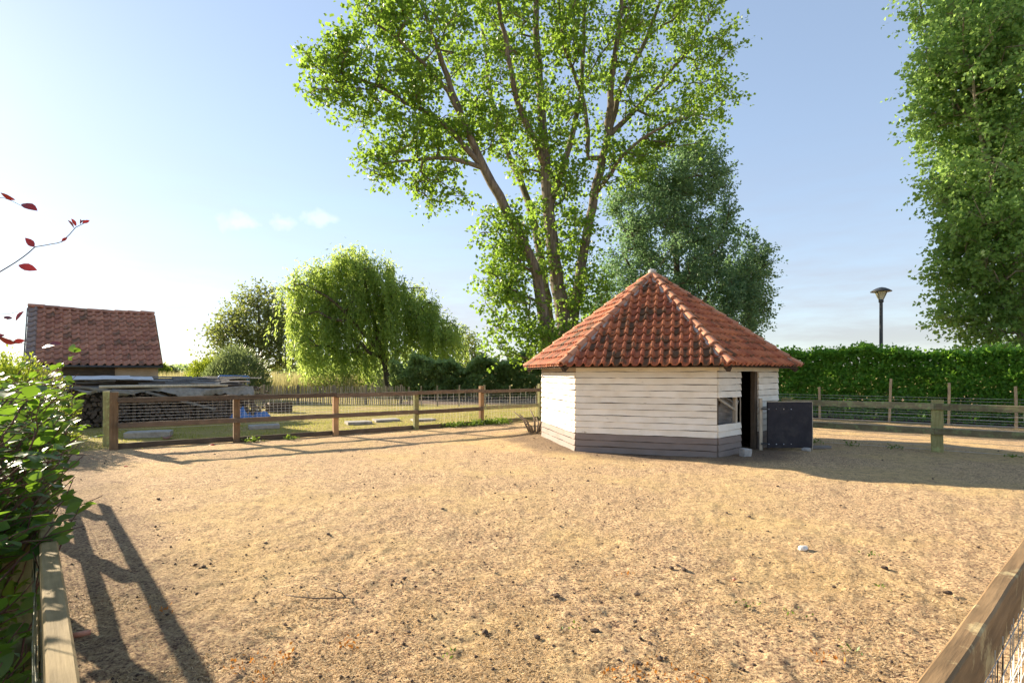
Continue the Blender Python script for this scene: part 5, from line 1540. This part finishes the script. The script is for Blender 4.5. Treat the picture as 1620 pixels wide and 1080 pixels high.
rr_ = np.random.default_rng(92)
oct_ = np.array([[1, 0, 0], [-1, 0, 0], [0, 1, 0], [0, -1, 0], [0, 0, 1], [0, 0, -1]], float); of = np.array([[0, 2, 4], [2, 1, 4], [1, 3, 4], [3, 0, 4], [2, 0, 5], [1, 2, 5], [3, 1, 5], [0, 3, 5]])
for i, (x, y) in enumerate(pp):
    s = (.003 + .010 * rr_.uniform() ** 2.5) * (1 + y * .07); V.append(oct_ * (s * rr_.uniform(.6, 1.3, (6, 1))) * [1, 1, .7] + [x, y, s * .5]); F.append(of + i * 6)
o = link('soil_crumbs', mesh_np('soil_crumbs', np.vstack(V), np.vstack(F), M['clod'])); tag(o, 'fine dark crumbs of soil all over the paddock', 'soil', kind='stuff')
# grey branches leaning at the left corner of the hut
gb = empty('branch_bundle', (.62, 14.25, 0)); tag(gb, 'few grey branches lying against the left back corner of the hut', 'branches')
for k in range(7):
    a = Vector((-.15 + .05 * k, random.uniform(-.2, .2), .02)); b = a + Vector((-.42 + .1 * k, random.uniform(-.1, .3), random.uniform(.25, .6)))
    link('branch', mesh('branch', *tube([a, (a + b) / 2 + Vector((.05, 0, .05)), b], [.03, .025, .012], 6), M['bark_log'], True), gb)

# ------------------------------------------------------------------ the hedge on the left, close to the camera
def leaf_shape(name, m, L=1.0, W=.62, curl=.12, seed=0):
    """a leaf of 20 triangles, folded along its midrib; base at the origin, tip on +X"""
    v = []; f = []
    prof = [(0, .0), (.10, .30), (.28, .72), (.50, .98), (.72, .80), (.90, .36), (1.0, 0)]
    for t, w in prof:
        z = -curl * (t - .35) ** 2 * 2.2
        v += [(t * L, -w * W / 2, z + .10 * w * W), (t * L, 0, z), (t * L, w * W / 2, z + .10 * w * W)]
    for i in range(len(prof) - 1):
        f += [(i*3, i*3 + 3, i*3 + 4, i*3 + 1), (i*3 + 1, i*3 + 4, i*3 + 5, i*3 + 2)]
    return mesh(name, v, f, m, True)

def side_hedge():
    r = np.random.default_rng(101); rd_ = random.Random(5)
    n_out = np.array([-A_L[1], A_L[0]])                       # outside of the left fence
    root = empty('side_hedge', (LF0[0], LF0[1], 0)); tag(root, 'leafy green hedge leaning over the left fence near the camera', 'hedge')
    off = np.array([LF0[0], LF0[1], 0])
    def P(s, o, z): return np.array([LF0[0] + A_L[0] * s + n_out[0] * o, LF0[1] + A_L[1] * s + n_out[1] * o, z])
    mb = MB(); leaves = []                                     # (pos, dir, size)
    def shoot(pts, r0, nleaf, size, spread=1.0):
        pts = resample(np.array(pts), .06, .006, r)
        mb.tube(pts - off, np.linspace(r0, .0015, len(pts)), 5, False)
        for i in range(nleaf):
            t = (i + .5 + r.uniform(-.3, .3)) / nleaf; t = .12 + .88 * t
            k = min(int(t * (len(pts) - 1)), len(pts) - 2)
            q = pts[k]; d = pts[k + 1] - pts[k]; d = d / (np.linalg.norm(d) + 1e-9)
            sd = np.cross(d, [0, 0, 1.0]); sd /= np.linalg.norm(sd) + 1e-9
            a = sd * (1 if i % 2 else -1) * spread + d * .7 + r.normal(0, .35, 3) + [0, 0, r.uniform(-.25, .35)]
            leaves.append((q, a, size * r.uniform(.5, 1.3)))
    # shoots close to the rail, shoots leaning over it further on, and the body of the hedge
    for k in range(880):
        u = r.uniform()
        if u < .30: s = r.uniform(1.0, 2.6); z1 = r.uniform(.15, .70 + .32 * (s - 1.0)); o1 = r.uniform(.03, .20); o0 = o1 + r.uniform(.1, .35)
        elif u < .68: s = r.uniform(2.3, 5.2); z1 = r.uniform(1.02, 1.56); o1 = r.uniform(-.15, .15) * np.clip((s - 1.8) / 1.2, .3, 1); o0 = o1 + r.uniform(.15, .5)
        else: s = r.uniform(1.8, 5.4); z1 = r.uniform(.1, 1.42); o1 = r.uniform(.08, .55); o0 = o1 + r.uniform(.1, .4)
        a = P(s, o0, max(.02, z1 - r.uniform(.15, .6))); b = P(s + r.normal(0, .2), o1, z1)
        c = (a + b) / 2 + r.normal(0, .04, 3) + [0, 0, .07]
        shoot([a, c, b], .005, int(r.uniform(9, 15)), .064 + .014 * r.uniform(-1, 1))
    # single sprays standing out against the light
    shoot([P(4.6, .35, 1.0), P(4.6, .12, 1.38), P(4.65, -.10, 1.63), P(4.65, -.22, 1.79)], .008, 30, .066)
    shoot([P(4.0, .3, 1.0), P(4.2, .05, 1.25), P(4.5, -.20, 1.42)], .006, 16, .06)
    shoot([P(5.2, .3, .95), P(5.3, .0, 1.10), P(5.5, -.34, 1.17)], .006, 18, .06)
    shoot([P(5.4, .3, .85), P(5.6, -.1, 1.0), P(5.9, -.42, 1.02)], .006, 18, .06)
    for k in range(7):
        s = r.uniform(3.6, 5.2); o_ = r.uniform(-.2, .1)
        shoot([P(s, o_ + .3, 1.2), P(s + .05, o_ + .12, 1.45), P(s + .1, o_, r.uniform(1.58, 1.70))], .005, 14, .056)
    shoot([P(2.0, .35, .86), P(2.15, .12, .94), P(2.3, -.04, 1.10), P(2.42, -.16, 1.11)], .004, 12, .052)
    shoot([P(2.6, .4, .9), P(2.7, .1, 1.13), P(2.9, -.10, 1.20)], .005, 14, .06)
    lv = sorted(leaves, key=lambda t: np.linalg.norm(t[0] - np.array([0, 0, CAMH])) / t[2] * (1 if t[0][1] > .7 and abs(t[0][0] / t[0][1]) < .97 else 9))
    shapes = [leaf_shape('leaf', M['leaf_near'], 1, .60 + .06 * k, .05 + .06 * k, k) for k in range(3)]
    for q, a, s in lv[:300]:
        d = Vector(a).normalized(); rot = d.to_track_quat('X', 'Z') @ Quaternion((1, 0, 0), rd_.gauss(0, .45))
        o = link('leaf', shapes[rd_.randrange(3)], root, Vector(q - off), rot); o.scale = (s, s, s)
    rest = lv[300:]
    sv = np.array([tuple(v_.co) for v_ in shapes[1].vertices]); sfc = np.array([tuple(p_.vertices) for p_ in shapes[1].polygons])
    V = []; F = []; T = []
    for i, (q, a, s) in enumerate(rest):
        d = Vector(a).normalized(); rot = np.array((d.to_track_quat('X', 'Z') @ Quaternion((1, 0, 0), rd_.gauss(0, .5))).to_matrix())
        V.append((sv * s) @ rot.T + (q - off)); F.append(sfc + i * len(sv)); T += [r.uniform()] * len(sfc)
    o = link('leaf_mass', mesh_np('leaf_mass', np.vstack(V), np.vstack(F), M['leaf_near_mass'], True, T), root); o['kind'] = 'stuff'
    link('stems', mb.me('stems', M['twig'], True), root)
side_hedge()

# copper beech twigs reaching in at the upper left
def red_twigs():
    r = np.random.default_rng(7); rd_ = random.Random(2)
    d = 1.6
    root = empty('copper_beech_branch', tuple(at(-90, 500, d))); tag(root, 'thin copper beech twigs with dark red leaves at the left edge', 'branch')
    off = np.array(at(-90, 500, d))
    shape = leaf_shape('leaf', M['leaf_red'], 1, .46, .10)
    green = leaf_shape('leaf', M['leaf_near'], 1, .5, .10)
    tws = [([(-90, 470), (-40, 445), (0, 430), (45, 400), (56, 391), (97, 382), (120, 360), (135, 351)], .0022),
           ([(-90, 330), (-30, 318), (5, 312), (33, 325)], .0016), ([(-90, 505), (-20, 496), (15, 497), (30, 492)], .0015), ([(-90, 560), (-30, 540), (10, 536), (50, 548)], .0015)]
    for pts, rad in tws:
        q = resample(np.array([at(x, y, d + .02 * math.sin(x * .05)) for x, y in pts]), .02, .0008, r) - off
        link('twig', mesh('twig', *tube(q, list(np.linspace(rad, rad * .45, len(q))), 5), M['twig'], True), root)
    lv = [(0, 305, 25, 318, .0), (33, 322, 60, 332, 0), (55, 391, 40, 376, 0), (28, 419, 60, 427, 0), (97, 382, 107, 375, 0), (118, 362, 108, 347, 0), (121, 358, 113, 345, 0), (127, 355, 128, 346, 0), (130, 353, 143, 348, 0), (126, 354, 134, 347, 0),
          (-8, 508, 20, 501, 0), (24, 508, 37, 490, 0), (-6, 532, 26, 545, 0), (20, 541, 40, 538, 0), (66, 549, 98, 541, 0), (-20, 538, 8, 528, 0)]
    for i, (x0, y0, x1, y1, _) in enumerate(lv):
        a = at(x0, y0, d); b = at(x1, y1, d + rd_.uniform(-.012, .012)); dv = Vector(b - a)
        o = link('leaf', shape, root, Vector(a - off), dv.to_track_quat('X', 'Y') @ Quaternion((1, 0, 0), rd_.uniform(-.9, .9))); s = dv.length * .92; o.scale = (s, s, s)
red_twigs()
